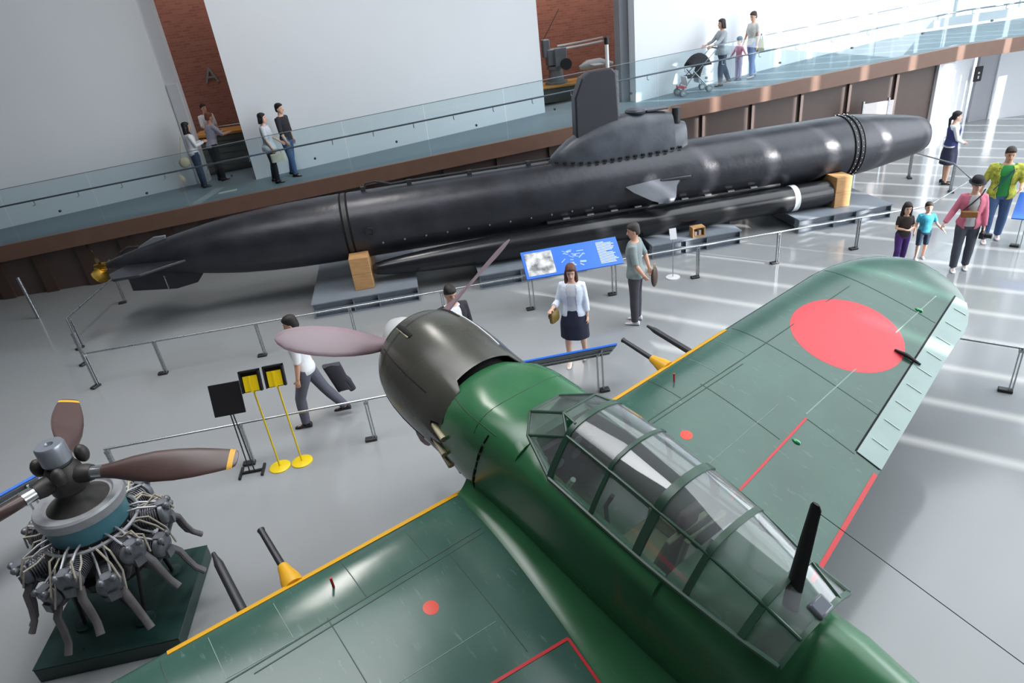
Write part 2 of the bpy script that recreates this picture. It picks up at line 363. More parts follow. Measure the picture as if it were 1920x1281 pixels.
# stern planes, rudders, propeller
def slab(poly, axis, p, t): return MB().prism(poly, p, axis, t)
for s in (-1, 1):
    SB(slab([(1.75, s*.36), (1.35, s*.62), (.98, s*.90), (.52, s*.92), (.34, s*.55), (.55, s*.12), (1.2, s*.28)], 'z', ZC-.03, .05), 'stern_plane', hull_m, bevel=.012)
SB(slab([(.40, .74), (1.2, .64), (1.62, .70), (1.86, .95), (1.7, 1.0), (.6, 1.2), (.40, 1.2)], 'y', 0, .06), 'lower_rudder', hull_m, bevel=.012)
SB(slab([(.66, 1.42), (.80, 1.58), (1.12, 1.72), (1.34, 1.72), (1.3, 1.5), (.8, 1.4)], 'y', 0, .06), 'upper_rudder', mat('rudder_grey', '#6f737b', .4, .2), bevel=.012)
SB(MB().box((1.06, -.04, .80), (.02, .03, .3)), 'rudder_hinge', steel)
SB(MB().tube([(.45, 0, 1.52), (.62, 0, 1.60), (.8, 0, 1.58)], .025, 8), 'rudder_arm', dark_steel)
SB(MB().lathe([(-.12, .015), (-.1, .05), (0, .07), (.13, .07)], (0, 0, ZC), 'x', 16), 'propeller_hub', brass)
for k in range(3):
    a = math.radians(100+120*k); rings = []
    for i, (r, wd, th) in enumerate(((.05, .07, 1.0), (.13, .13, .85), (.22, .17, .7), (.29, .14, .6), (.34, .05, .55))):
        ring = []
        for (u, v) in ((-1, 0), (0, .012), (1, 0), (0, -.012)):
            px = u*wd*math.sin(th) ; pt = u*wd*math.cos(th)+v
            ring.append((px*.9, r*math.cos(a)-pt*math.sin(a), ZC+r*math.sin(a)+pt*math.cos(a)))
        rings.append(ring)
    SB(MB().loft(rings), 'propeller_blade', brass, angle=60)
# bow plane on the near side
for s in (-1,):
    rings = []
    for y, x0, x1, z in ((-.60, 10.2, 11.45, 1.42), (-.8, 10.35, 11.25, 1.30), (-1.0, 10.65, 11.15, 1.14), (-1.06, 10.8, 11.08, 1.09)):
        rings.append([(x0, y, z), (.4*x0+.6*x1, y, z+.05), (x1, y, z+.015), (x1, y, z-.015), (.4*x0+.6*x1, y, z-.04)])
    SB(MB().loft(rings), 'diving_plane', tower_m, angle=50)
SB(MB().bx(10.95, 11.6, -.70, -.62, 1.36, 1.44), 'plane_mount', hull_m, bevel=.02)
SB(MB().bx(8.6, 13.6, -.62, -.52, .88, .93), 'torpedo_rail', dark_steel, bevel=.01)
for k in range(9): SB(MB().box((9.0+k*.5, -.60, .945), (.14, .06, .03)), 'rail_clamp', steel)

# torpedo slung on the near side
torp_m = mat('torpedo_black', '#1d1e22', .22, .2, var=.12, scale=3, spec=.6, stretch=(.3, 1, 1))
tp = thing('torpedo', 'long glossy black torpedo lying under the near side of the submarine', 'torpedo', (9.8, -.66, 0))
MB().lathe([(5.06, .085), (5.12, .115), (5.3, .145), (5.7, .185), (6.2, .218), (6.8, .243), (7.4, .257), (8.2, .265), (10.0, .266), (12.0, .266), (14.2, .266), (14.64, .262)], (0, -.66, .585), 'x', 40).build('torpedo_body', torp_m, tp, world=True)
MB().lathe([(13.78, .268), (13.78, .272), (13.9, .272), (13.9, .268)], (0, -.66, .585), 'x', 40).build('white_band', mat('band_white', '#dcdfe2', .4), tp, world=True)

# steel cradle platforms
plat_m = mat('grey_blue_steel_paint', '#7b838d', .45, .1, var=.06, scale=5)
pinfo = [(3.83, 5.86, 'grey steel platform under the submarine stern beside the left wooden cradle'), (7.05, 9.2, 'grey steel platform behind the blue submarine information panel'),
         (10.55, 12.45, 'grey steel platform carrying the small wooden box'), (13.7, 15.8, 'grey steel platform under the right wooden cradle near the bow')]
for x0, x1, lab in pinfo:
    p = thing('steel_platform', lab, 'platform', ((x0+x1)/2, 0, 0), group='platforms under the submarine')
    MB().bx(x0, x1, -1.24, 1.24, .285, .305).build('top_plate', plat_m, p, world=True)
    for yy in (-1.14, 1.14):
        for lv in (0, 1):
            z = .0+lv*.142
            b = MB().bx(x0, x1, yy-.085, yy+.085, z, z+.012).bx(x0, x1, yy-.085, yy+.085, z+.13, z+.142).bx(x0, x1, yy-.006, yy+.006, z+.01, z+.132)
            b.build('beam', plat_m, p, world=True)
            n = 4
            for k in range(n):
                xx = x0+.02+(x1-x0-.04)*(0, .38, .62, 1)[k]
                for sg in (-1, 1):
                    MB().bx(xx-.006, xx+.006, min(yy+sg*.006, yy+sg*.08), max(yy+sg*.006, yy+sg*.08), z+.012, z+.13).build('stiffener', plat_m, p, world=True)
    for xx in (x0+.2, x1-.2):
        MB().bx(xx-.06, xx+.06, -1.04, 1.04, .02, .284).build('cross_beam', plat_m, p, world=True)
# wooden cradles
wood_m = mat('cradle_wood', '#b48a5c', .6, var=.14, scale=3, stretch=(2, 2, 14))
for x0, x1, lab in ((4.66, 5.03, 'wooden cradle block under the submarine stern joint'), (14.67, 15.02, 'wooden cradle block under the submarine bow ring')):
    c = thing('wooden_cradle', lab, 'cradle', ((x0+x1)/2, 0, .305), group='wooden cradles')
    arc = [(.665*math.sin(t), ZC-.665*math.cos(t)) for t in [math.radians(-56+112*i/16) for i in range(17)]]
    up = [(-.92, .62), (-.92, arc[0][1])]+arc+[(.92, arc[-1][1]), (.92, .62)]
    MB().prism(up, (x0+x1)/2, 'x', x1-x0).build('upper_block', wood_m, c, world=True, bevel=.008)
    MB().bx(x0, x1, -.92, .92, .306, .618).build('lower_block', wood_m, c, world=True, bevel=.008)

# box, little signs beside the submarine
bxo = thing('wooden_box', 'small open wooden box standing on the steel platform by the torpedo', 'box', (11.55, -1.12, .305))
MB().bx(-.13, .13, -.09, .09, 0, .02).bx(-.13, .13, -.09, .09, .18, .2).bx(-.13, -.11, -.09, .09, .02, .18).bx(.11, .13, -.09, .09, .02, .18).bx(-.11, .11, .07, .09, .02, .18).build('box_shell', wood_m, bxo)
MB().bx(-.07, -.02, -.04, .06, .02, .1).bx(.02, .07, -.04, .06, .02, .13).build('box_contents', mat('box_white', '#c9c7c2', .6), bxo)
sg = thing('small_sign_stand', 'small white sign on a thin pole with a round white foot behind the railing', 'sign', (10.58, -2.22, 0))
MB().lathe([(0, .13), (.012, .13), (.016, .11)], (0, 0, 0), 'z', 24).build('foot', mat('sign_white', '#d8d8dc', .5), sg)
MB().cyl((0, 0, .012), (0, 0, .78), .008).build('pole', steel, sg)
MB().box((0, 0, .86), (.13, .012, .2), rx=-.3).build('board', mat('sign_white', '#d8d8dc', .5), sg)
nb = thing('notice_board', 'pale notice board standing behind the submarine bow against the brown wall', 'board', (18.05, 2.6, 0))
MB().bx(-.42, .42, -.02, .02, .55, 1.55).build('board', mat('notice_grey', '#cfc9c9', .6), nb)
for s in (-.44, .26): MB().bx(s, s+.04, -.03, .03, 0, 1.62).build('upright', steel, nb)
MB().bx(-.5, .5, -.15, .15, 0, .04).build('foot', steel, nb)

# ================================================================== fighter plane (x aft, y starboard, z up, from the thrust line)
P0 = Vector((5.64422, -6.64791, 2.00646)); HD, PT, PHI = math.radians(117.687), math.radians(10.899), math.radians(152.67)
N = Vector((math.cos(HD)*math.cos(PT), math.sin(HD)*math.cos(PT), math.sin(PT))); S = Vector((math.sin(HD), -math.cos(HD), 0)); U = S.cross(N)
A0 = -N
O = (2.1, 0, -1.64)
plane = thing('fighter_plane', 'dark green propeller fighter plane with red roundels and a black engine cowling', 'airplane')
R3 = Matrix(((A0.x, S.x, U.x), (A0.y, S.y, U.y), (A0.z, S.z, U.z)))
plane.location = P0 + R3 @ Vector(O); plane.rotation_euler = R3.to_euler()
def PB(mb, name, m, parent=None, **k): return mb.build(name, m, parent or plane, off=O, **k)
def paint(name, col, worn, rough, amount, glossvar=.12):
    m = bpy.data.materials.new(name); m.use_nodes = True; nt = m.node_tree; b = nt.nodes['Principled BSDF']
    tc = nt.nodes.new('ShaderNodeTexCoord')
    n1 = nt.nodes.new('ShaderNodeTexNoise'); n1.inputs['Scale'].default_value = 1.6; n1.inputs['Detail'].default_value = 6
    n2 = nt.nodes.new('ShaderNodeTexNoise'); n2.inputs['Scale'].default_value = 22; n2.inputs['Detail'].default_value = 8; n2.inputs['Roughness'].default_value = .7
    mp = nt.nodes.new('ShaderNodeMapping'); mp.inputs['Scale'].default_value = (.22, 1, 1)
    nt.links.new(tc.outputs['Object'], n1.inputs['Vector']); nt.links.new(tc.outputs['Object'], mp.inputs[0]); nt.links.new(mp.outputs[0], n2.inputs['Vector'])
    c = lin(col); wc = lin(worn)
    r1 = nt.nodes.new('ShaderNodeValToRGB'); r1.color_ramp.elements[0].color = (*[x*.86 for x in c], 1); r1.color_ramp.elements[1].color = (*[x*1.18 for x in c], 1)
    r1.color_ramp.elements[0].position = .3; r1.color_ramp.elements[1].position = .7
    nt.links.new(n1.outputs[0], r1.inputs[0])
    r2 = nt.nodes.new('ShaderNodeValToRGB'); r2.color_ramp.elements[0].position = .60; r2.color_ramp.elements[1].position = .82
    r2.color_ramp.elements[0].color = (0, 0, 0, 1); r2.color_ramp.elements[1].color = (amount, amount, amount, 1)
    nt.links.new(n2.outputs[0], r2.inputs[0])
    mx = nt.nodes.new('ShaderNodeMix'); mx.data_type = 'RGBA'; mx.inputs[7].default_value = (*wc, 1)
    nt.links.new(r2.outputs[0], mx.inputs[0]); nt.links.new(r1.outputs[0], mx.inputs[6]); nt.links.new(mx.outputs[2], b.inputs['Base Color'])
    mr = nt.nodes.new('ShaderNodeMapRange'); mr.inputs[3].default_value = rough-glossvar; mr.inputs[4].default_value = rough+glossvar
    nt.links.new(n1.outputs[0], mr.inputs[0]); nt.links.new(mr.outputs[0], b.inputs['Roughness'])
    bp = nt.nodes.new('ShaderNodeBump'); bp.inputs['Strength'].default_value = .06; bp.inputs['Distance'].default_value = .02
    n3 = nt.nodes.new('ShaderNodeTexNoise'); n3.inputs['Scale'].default_value = 4
    nt.links.new(tc.outputs['Object'], n3.inputs['Vector']); nt.links.new(n3.outputs[0], bp.inputs['Height']); nt.links.new(bp.outputs[0], b.inputs['Normal'])
    return m
green = paint('green_wing_paint', '#39594f', '#8ba59e', .20, .55, .08)
green_f = paint('green_fuselage_paint', '#2f6340', '#5f8a68', .24, .25)
fabric_m = mat('grey_green_fabric', '#8fa3a0', .45, var=.08, scale=3)  # pale tone holds the fabric colour plus a painted-in white reflection
cowl_m = mat('black_cowling_paint', '#454640', .27, .15, var=.12, scale=2, spec=.5)
red_m = mat('roundel_red', '#cf2f3a', .38, var=.06, scale=5)
redl_m = mat('line_red', '#c1272d', .45)
yel_m = mat('leading_edge_yellow', '#d9a322', .4)
line_m = mat('panel_line_dark', '#2a4339', .6)
scuff_m = mat('panel_line_worn', '#7d968b', .6)

YT = 5.77
def wLE(y):
    a = 1.865+.045*min(y, 4.4)
    if y > 4.4: a += (2.85-a)*(1-math.sqrt(max(0, 1-((y-4.4)/(YT-4.4))**2)))
    return a
def wTE(y):
    a = 4.56-.168*min(y, 4.6)
    if y > 4.6: a -= (a-2.85)*(1-math.sqrt(max(0, 1-((y-4.6)/(YT-4.6))**2)))
    return a
def wz0(y): return -.505+.105*y
GN = lambda s: (2.969*math.sqrt(max(s, 0))-1.26*s-3.516*s*s+2.843*s**3-1.036*s**4)/1.0
def wup(x, y):
    le, te = wLE(y), wTE(y); c = max(te-le, 1e-4); s = min(1, max(0, (x-le)/c))
    return wz0(y)-.02*s*c+.062*c*GN(s)
def wlo(x, y):
    le, te = wLE(y), wTE(y); c = max(te-le, 1e-4); s = min(1, max(0, (x-le)/c))
    return wz0(y)-.02*s*c-.06*c*GN(s)
ss = [.5*(1-math.cos(PI*i/22)) for i in range(23)]
ys = [.2, .6, 1.0, 1.5, 2.0, 2.5, 3.0, 3.5, 4.0, 4.3, 4.6, 4.8, 5.0, 5.2, 5.35, 5.47, 5.57, 5.65, 5.71, 5.745, 5.762, 5.7695]
for sd in (1, -1):
    rings = []
    for y in ys:
        le, te = wLE(y), wTE(y)
        up = [(le+s*(te-le), sd*y, wup(le+s*(te-le), y)) for s in ss]
        lo = [(le+s*(te-le), sd*y, wlo(le+s*(te-le), y)) for s in reversed(ss[1:-1])]
        rings.append(up+lo)
    PB(MB().loft(rings), 'wing', green, angle=50)
def ribbon(pts, wdt, name, m, sd=1, h=.004, step=.08, parent=None):
    """flat painted strip lying on the upper wing surface"""
    P = []
    for (a, b) in zip(pts[:-1], pts[1:]):
        L = math.hypot(b[0]-a[0], b[1]-a[1]); n = max(1, int(L/step))
        for i in range(n): P.append((a[0]+(b[0]-a[0])*i/n, a[1]+(b[1]-a[1])*i/n))
    P.append(pts[-1]); rings = []
    for i, (x, y) in enumerate(P):
        q0, q1 = P[max(i-1, 0)], P[min(i+1, len(P)-1)]; L = math.hypot(q1[0]-q0[0], q1[1]-q0[1]) or 1
        nx, ny = -(q1[1]-q0[1])/L*wdt/2, (q1[0]-q0[0])/L*wdt/2
        r = []
        for k, dz in ((1, h), (-1, h), (-1, -.004), (1, -.004)):
            xx, yy = x+k*nx, y+k*ny; r.append((xx, sd*yy, wup(xx, yy)+dz))
        rings.append(r)
    return PB(MB().loft(rings), name, m, parent, angle=60)
def wdisc(cx, cy, r, name, m, sd=1, h=.003, nr=10, na=48):
    vs = [(cx, sd*cy, wup(cx, cy)+h)]; fs = []
    for i in range(1, nr+1):
        for j in range(na):
            a = 2*PI*j/na; x, y = cx+r*i/nr*math.cos(a), cy+r*i/nr*math.sin(a); vs.append((x, sd*y, wup(x, y)+h*(1 if i < nr else .2)))
    for j in range(na): fs.append((0, 1+j, 1+(j+1) % na))
    for i in range(nr-1):
        for j in range(na): fs.append((1+i*na+j, 1+(i+1)*na+j, 1+(i+1)*na+(j+1) % na, 1+i*na+(j+1) % na))
    mb = MB().add(vs, fs); return PB(mb, name, m, angle=60)
hin = lambda y: 3.90-.165*(y-2.5)           # aileron hinge line
for sd in (1, -1):
    wdisc(2.98, 3.83, .585, 'roundel', red_m, sd)
    wdisc(2.80, 1.42, .058, 'fuel_cap', mat('cap_red', '#d8432c', .4), sd, nr=2, na=24)
    # aileron
    al = [2.5+i*(5.38-2.5)/16 for i in range(17)]; rings = []
    for y in al:
        x0, x1 = hin(y), max(wTE(y)+.004, hin(y)+.02); r = []
        for i in range(7): x = x0+(x1-x0)*i/6; r.append((x, sd*y, wup(min(x, wTE(y)), y)+.007))
        for i in range(6, -1, -1): x = x0+(x1-x0)*i/6; r.append((x, sd*y, wlo(min(x, wTE(y)), y)-.007))
        rings.append(r)
    ail = PB(MB().loft(rings), 'aileron', fabric_m, angle=50)
    ribbon([(hin(2.5)-.012, 2.5), (hin(5.4)-.012, 5.4)], .016, 'hinge_gap', gapm, sd, .003)
    ribbon([(hin(2.5), 2.495), (wTE(2.5)-.01, 2.495)], .012, 'aileron_edge', gapm, sd, .006)
    for i in range(9):
        y = 2.75+i*.3; yy = y
        PB(MB().add([(x, sd*(y+q), wup(x, y)+.009+dz) for x in (hin(y)+.05, wTE(y)-.03) for q in (-.006, .006) for dz in (0, .004)], [(0, 1, 3, 2), (4, 6, 7, 5), (1, 5, 7, 3), (0, 2, 6, 4), (0, 4, 5, 1), (2, 3, 7, 6)]), 'aileron_rib', mat('rib_pale', '#a3b4b1', .5), ail)
    PB(MB().tube([(3.44, sd*3.99, wup(3.44, 3.99)+.012), (3.56, sd*3.99, wup(3.56, 3.99)+.03), (3.72, sd*3.99, wup(3.7, 3.99)+.02)], [.012, .024, .012], 8), 'mass_balance', blackm)
    # leading edge stripe
    rings = []
    for i in range(30):
        y = .50+(3.0-.50)*i/29; le = wLE(y); c = wTE(y)-le; r = []
        for q in (.032, .018, .008, .002, 0): r.append((le+q*c-.004, sd*y, wup(le+q*c, y)+.004))
        for q in (.002, .008, .018): r.append((le+q*c-.004, sd*y, wlo(le+q*c, y)-.004))
        for q in (.018, .032): r.append((le+q*c+.004, sd*y, wz0(y)))
        rings.append(r)
    PB(MB().loft(rings), 'leading_edge_stripe', yel_m, angle=60)
    # red walkway lines and flap edge
    ribbon([(3.54, .75), (3.39, 2.46)], .022, 'walkway_line', redl_m, sd, .0045)
    ribbon([(3.54, .75), (wTE(.82)-.03, .82)], .022, 'walkway_line', redl_m, sd, .0045)
    ribbon([(wTE(.95)-.02, .95), (wTE(2.42)-.02, 2.42)], .038, 'flap_edge_line', redl_m, sd, .0055)
    # panel seams
    for pts, mm, wd in (([(2.42, .7), (2.50, 2.6), (2.55, 4.6)], line_m, .010), ([(2.47, .7), (2.55, 2.6)], line_m, .008), ([(3.36, 2.5), (3.28, 5.2)], scuff_m, .012), ([(1.95, 1.75), (2.45, 1.75)], line_m, .006),
                        ([(2.0, 3.05), (3.9, 3.05)], line_m, .007), ([(2.08, 4.75), (3.5, 4.75)], line_m, .006), ([(2.45, 2.05), (3.38, 2.05)], line_m, .006),
                        ([(2.5, 1.05), (3.45, 1.05)], line_m, .006), ([(3.4, 2.46), (3.9, 2.46)], line_m, .008), ([(3.15, 1.1), (3.12, 2.4)], scuff_m, .004),
                        ([(2.1, 2.3), (2.46, 2.3)], scuff_m, .004), ([(2.1, 2.75), (2.48, 2.75), (2.48, 2.3)], scuff_m, .004), ([(2.1, 1.2), (2.42, 1.2)], line_m, .006)):
        ribbon(pts, wd, 'panel_seam', mm, sd, .0025)
    # gear position pin, formation lights
    PB(MB().cyl((2.24, sd*1.9, wup(2.24, 1.9)-.01), (2.22, sd*1.9, wup(2.24, 1.9)+.09), .010, 8), 'indicator_pin', redl_m)
    for lx, ly in ((3.49, 2.15), (3.28, 4.80)):
        PB(MB().ball((lx, sd*ly, wup(lx, ly)+.006), (.045, .022, .016), 12, 6), 'position_light', mat('green_glass', '#1f9a5a', .1, coat=1) if sd == 1 else mat('red_glass', '#aa3333', .1))
    # cannon barrels
    gz = wz0(2.11)-.005
    PB(MB().tube([(1.94, sd*2.11, gz), (1.36, sd*2.11, gz), (1.33, sd*2.11, gz)], [.030, .026, .032], 12), 'cannon_barrel', dark_steel)
    PB(MB().lathe([(1.99, .085), (1.90, .075), (1.83, .055), (1.76, .040)], (0, sd*2.11, gz), 'x', 16), 'cannon_fairing', yel_m)
    gz = wz0(2.49)-.005
    PB(MB().tube([(1.98, sd*2.49, gz), (1.5, sd*2.49, gz), (1.47, sd*2.49, gz), (1.40, sd*2.49, gz), (1.35, sd*2.49, gz)], [.036, .034, .034, .02, .016], 12), 'gun_barrel', dark_steel)
    # landing gear
    PB(MB().tube([(2.15, sd*1.75, -.36), (2.05, sd*1.75, -1.33)], [.055, .045], 12), 'gear_leg', steel)
    PB(MB().lathe([(-.07, .16), (-.085, .24), (-.05, .30), (0, .31), (.05, .30), (.085, .24), (.07, .16)], (2.05, sd*1.70, -1.335), 'y', 28), 'wheel', mat('tyre', '#1b1b1c', .8))
    PB(MB().lathe([(-.075, .16), (.075, .16)], (2.05, sd*1.70, -1.335), 'y', 20), 'wheel_hub', steel)
    PB(MB().prism([(1.9, -.4), (2.35, -.4), (2.3, -1.2), (1.85, -1.2)], sd*1.84, 'y', .02), 'gear_door', green)

# fuselage, as closed stations; cockpit is a real opening
def fsec(x, w, zt, zb, nt=2.2, nb=2.0, zc=0.0, cockpit=None):
    ring = []; n = 40
    for j in range(n):
        a = -PI/2 + 2*PI*j/n; c, q = math.cos(a), math.sin(a)
        e = nt if q > 0 else nb
        y = w*math.copysign(abs(c)**(2/e), c); z = zc+((zt-zc) if q > 0 else (zc-zb))*math.copysign(abs(q)**(2/e), q)
        ring.append((x, y, z))
    if cockpit:
        sy, sz, fz = cockpit
        for j in range(n):
            x_, y, z = ring[j]
            if z > sz*.55 and abs(y) < w*.985:
                ay = abs(y)
                if ay > sy-.03: ring[j] = (x_, math.copysign(max(sy, ay*.9), y), sz)
        top = [j for j in range(n) if ring[j][2] > 0.0 and abs(ring[j][1]) <= sy+.02]
        for j in top:
            y = ring[j][1]; ay = abs(y)
            if ay > sy-.05: continue
            ring[j] = (x, math.copysign(min(sy-.04, ay*1.35), y), fz)
    return ring
def cock(x, w, zb):   # explicit 40-gon section with a tub
    ring = []; n = 40; q_ = min(1, max(0, (x-2.585)/.315)); sy, sz, fz = .31+.09*q_, .595-.05*q_, -.05
    base = fsec(x, w, .60, zb, 5.0)
    for j in range(n):
        a = -90+360*j/n
        if a > 90: aa = 180-a
        else: aa = a
        s = 1 if (-90 <= a <= 90) else -1
        if aa <= 36: ring.append(base[j])
        else:
            t = (aa-36)/54.0   # 0..1 towards the centre line
            if t < .2: p = (sy+.03-.03*t/.2, sz)
            elif t < .35: p = (sy-.04*(t-.2)/.15, sz)
            elif t < .7: p = (sy-.05-.03*(t-.35)/.35, sz+(fz-sz)*(t-.35)/.35)
            else: p = ((sy-.08)*(1-(t-.7)/.3), fz)
            ring.append((x, s*p[0], p[1]))
    return ring
FP = [(1.56, .535, .50, -.55, 2.1), (1.66, .55, .535, -.58, 2.4), (1.8, .552, .562, -.595, 3.4), (2.0, .55, .585, -.61, 4.2), (2.2, .54, .61, -.62, 4.2), (2.38, .53, .63, -.63, 4.2), (2.50, .525, .62, -.63, 4.6), (2.58, .52, .60, -.64, 5.0)]
def fsurf(x, a, h=.003):
    """point on the nose section of the fuselage; a in degrees from starboard, 90 is the top"""
    for p, q in zip(FP[:-1], FP[1:]):
        if p[0] <= x <= q[0]: u = (x-p[0])/(q[0]-p[0]); P = [p[i]+(q[i]-p[i])*u for i in range(5)]; break
    c, s_ = math.cos(math.radians(a)), math.sin(math.radians(a)); e = P[4] if s_ > 0 else 2.0
    return (x, (P[1]+h)*math.copysign(abs(c)**(2/e), c), ((P[2]+h) if s_ > 0 else (-P[3]+h))*math.copysign(abs(s_)**(2/e), s_))
st = [fsec(*p) for p in FP]
st += [cock(2.585, .52, -.64), cock(2.75, .518, -.64), cock(2.9, .516, -.645), cock(3.0, .515, -.645), cock(3.5, .505, -.65), cock(3.95, .49, -.65)]
st += [fsec(3.955, .49, .56, -.65, 4.8), fsec(4.2, .475, .565, -.645, 4.2), fsec(4.55, .455, .60, -.635, 3.0), fsec(4.75, .445, .66, -.625, 1.8), fsec(4.95, .43, .69, -.61, 1.8), fsec(5.25, .41, .65, -.585, 1.8), fsec(5.8, .355, .57, -.53, 1.9), fsec(6.6, .27, .46, -.43, 2), fsec(7.4, .185, .36, -.31, 2), fsec(8.1, .115, .28, -.19, 2), fsec(8.6, .06, .22, -.09, 2), fsec(8.85, .02, .17, .02, 2)]
PB(MB().loft(st), 'fuselage', green_f, angle=42)
# wing root fillets
for sd in (1, -1):
    rings = []
    for i in range(15):
        x = 1.95+i*(4.75-1.95)/14; t = i/14
        spread = .13+.30*t**1.5; w0 = .50-.06*t
        y1 = w0+spread; zt = -.16+.05*math.sin(PI*t)-.07*t
        zw = wup(min(x, wTE(y1)-.02), y1)+.002
        r = []
        for k in range(9):
            u = k/8; y = w0-.03+(y1-w0+.03)*u; z = zt+.0+(zw-zt)*(1-(1-u)**2.2); r.append((x, sd*y, z))
        r += [(x, sd*y1, zw-.04), (x, sd*(w0-.06), zt-.35)]
        rings.append(r)
    PB(MB().loft(rings), 'wing_fillet', green_f, angle=50)
# tail
PB(MB().prism([(7.5, .3), (8.2, 1.15), (8.45, 1.25), (8.8, 1.1), (9.05, .5), (8.95, .05), (8.6, .1)], 0, 'y', .09), 'fin', green_f, bevel=.03)
for sd in (1, -1):
    PB(MB().prism([(7.85, sd*.1), (8.1, sd*1.6), (8.3, sd*2.05), (8.6, sd*2.1), (8.85, sd*1.6), (8.85, sd*.1)], .3, 'z', .07), 'tailplane', green, bevel=.025)
PB(MB().tube([(8.25, 0, -.15), (8.35, 0, -.34)], .03, 8), 'tail_wheel_leg', steel)
PB(MB().lathe([(-.04, .04), (-.04, .08), (0, .1), (.04, .08), (.04, .04)], (8.37, 0, -.345), 'y', 16), 'tail_wheel', mat('tyre', '#1b1b1c', .8))

# cowling with flaps, gun troughs, exhaust stubs
cp = [(.44, .40), (.40, .43), (.40, .455), (.44, .485), (.52, .525), (.64, .56), (.80, .582), (1.0, .592), (1.2, .588), (1.34, .578)]
n = 72; rings = []
for x, r in cp: rings.append([(x, r*math.cos(2*PI*j/n), r*math.sin(2*PI*j/n)) for j in range(n)])
def rear(j, d=0):
    a = (360*j/n) % 360
    up = abs(((a-90+180) % 360)-180)
    e = 1.46
    if up < 32: e = 1.545
    elif up < 75: e = 1.65
    elif up < 150:
        q = (up-75) % 19
        e = 1.50 if q < 8 else 1.67
    else: e = 1.6
    return e
rings.append([(rear(j)-.02, .572*math.cos(2*PI*j/n), .572*math.sin(2*PI*j/n)) for j in range(n)])
rings.append([(rear(j), .568*math.cos(2*PI*j/n), .568*math.sin(2*PI*j/n)) for j in range(n)])
rings.append([(rear(j)-.01, .556*math.cos(2*PI*j/n), .556*math.sin(2*PI*j/n)) for j in range(n)])
rings.append([(1.0, .56*math.cos(2*PI*j/n), .56*math.sin(2*PI*j/n)) for j in range(n)])
rings.append([(.6, .50*math.cos(2*PI*j/n), .50*math.sin(2*PI*j/n)) for j in range(n)])
cow = PB(MB().loft(rings, loop=True), 'cowling', cowl_m, angle=40)
PB(MB().lathe([(.75, .5), (.8, .52), (1.545, .50), (1.555, .3)], n=32), 'engine_core', gapm)
for a in (62, 118):
    ar = math.radians(a); pts = [(x, (r-.024)*math.cos(ar), (r-.024)*math.sin(ar)) for x, r in ((.48, .504), (.56, .537), (.66, .564), (.78, .579))]
    PB(MB().tube(pts, [.034, .04, .04, .034], 12), 'gun_trough', gapm, cow)
    ar2 = ar+.045*(1 if a > 90 else -1)
    PB(MB().tube([(x, (r+.004)*math.cos(ar2), (r+.004)*math.sin(ar2)) for x, r in ((.5, .51), (.62, .553), (.76, .575))], .010, 6), 'trough_rim', mat('bare_metal_tan', '#a39c84', .4, .4), cow)
for a in (55, 146, 200, 262, 318):
    ar = math.radians(a); pts = [(x, (r+.0015)*math.cos(ar), (r+.0015)*math.sin(ar)) for x, r in cp[4:]]
    PB(MB().tube(pts, .004 if a != 55 else .007, 6), 'cowling_seam', gapm if a != 55 else mat('seam_highlight', '#dfe2e6', .35, .2), cow)  # the pale upper starboard line is a highlight painted along the seam
PB(MB().lathe([(.60, .5565), (.604, .5575), (.608, .5585)], n=64, caps=(False, False)), 'cowling_band', gapm, cow)
exh = mat('exhaust_tan', '#a79f83', .55, .2, var=.2, scale=12)
for s in (1, -1):
    for k in range(4):
        up = 79.5+k*19; a = math.radians(90+s*up)
        y, z = math.cos(a), math.sin(a)
        PB(MB().tube([(1.46, .52*y, .52*z), (1.60, .553*y, .553*z), (1.73, .574*y, .574*z)], [.03, .033, .035], 10, flat=.7), 'exhaust_stub', exh)
# dashed joint line on the nose panels
for sd in (1, -1):
    for k in range(8):
        z0_ = .50-k*.105; L = []
        for q in (0, .4, .8):
            z = z0_-q*.095; x = 2.06+.24*(z+.3)
            for p, r_ in zip(FP[:-1], FP[1:]):
                if p[0] <= x <= r_[0]: u = (x-p[0])/(r_[0]-p[0]); P = [p[i]+(r_[i]-p[i])*u for i in range(5)]
            e, zz = (P[4], P[2]) if z > 0 else (2.0, -P[3])
            L.append((x, sd*(P[1]+.001)*(1-min(.999, abs(z)/zz)**e)**(1/e), z))
        PB(MB().tube(L, .012 if k % 3 else .008, 6), 'joint_slot', gapm)
    PB(MB().tube([fsurf(1.6+i*.09, 90+sd*(40+i*.6), .0) for i in range(9)], .0035, 6), 'hood_seam', line_m)
PB(MB().tube([fsurf(2.1, 30+i*10, .0) for i in range(13)], .0035, 6), 'hood_seam', line_m)
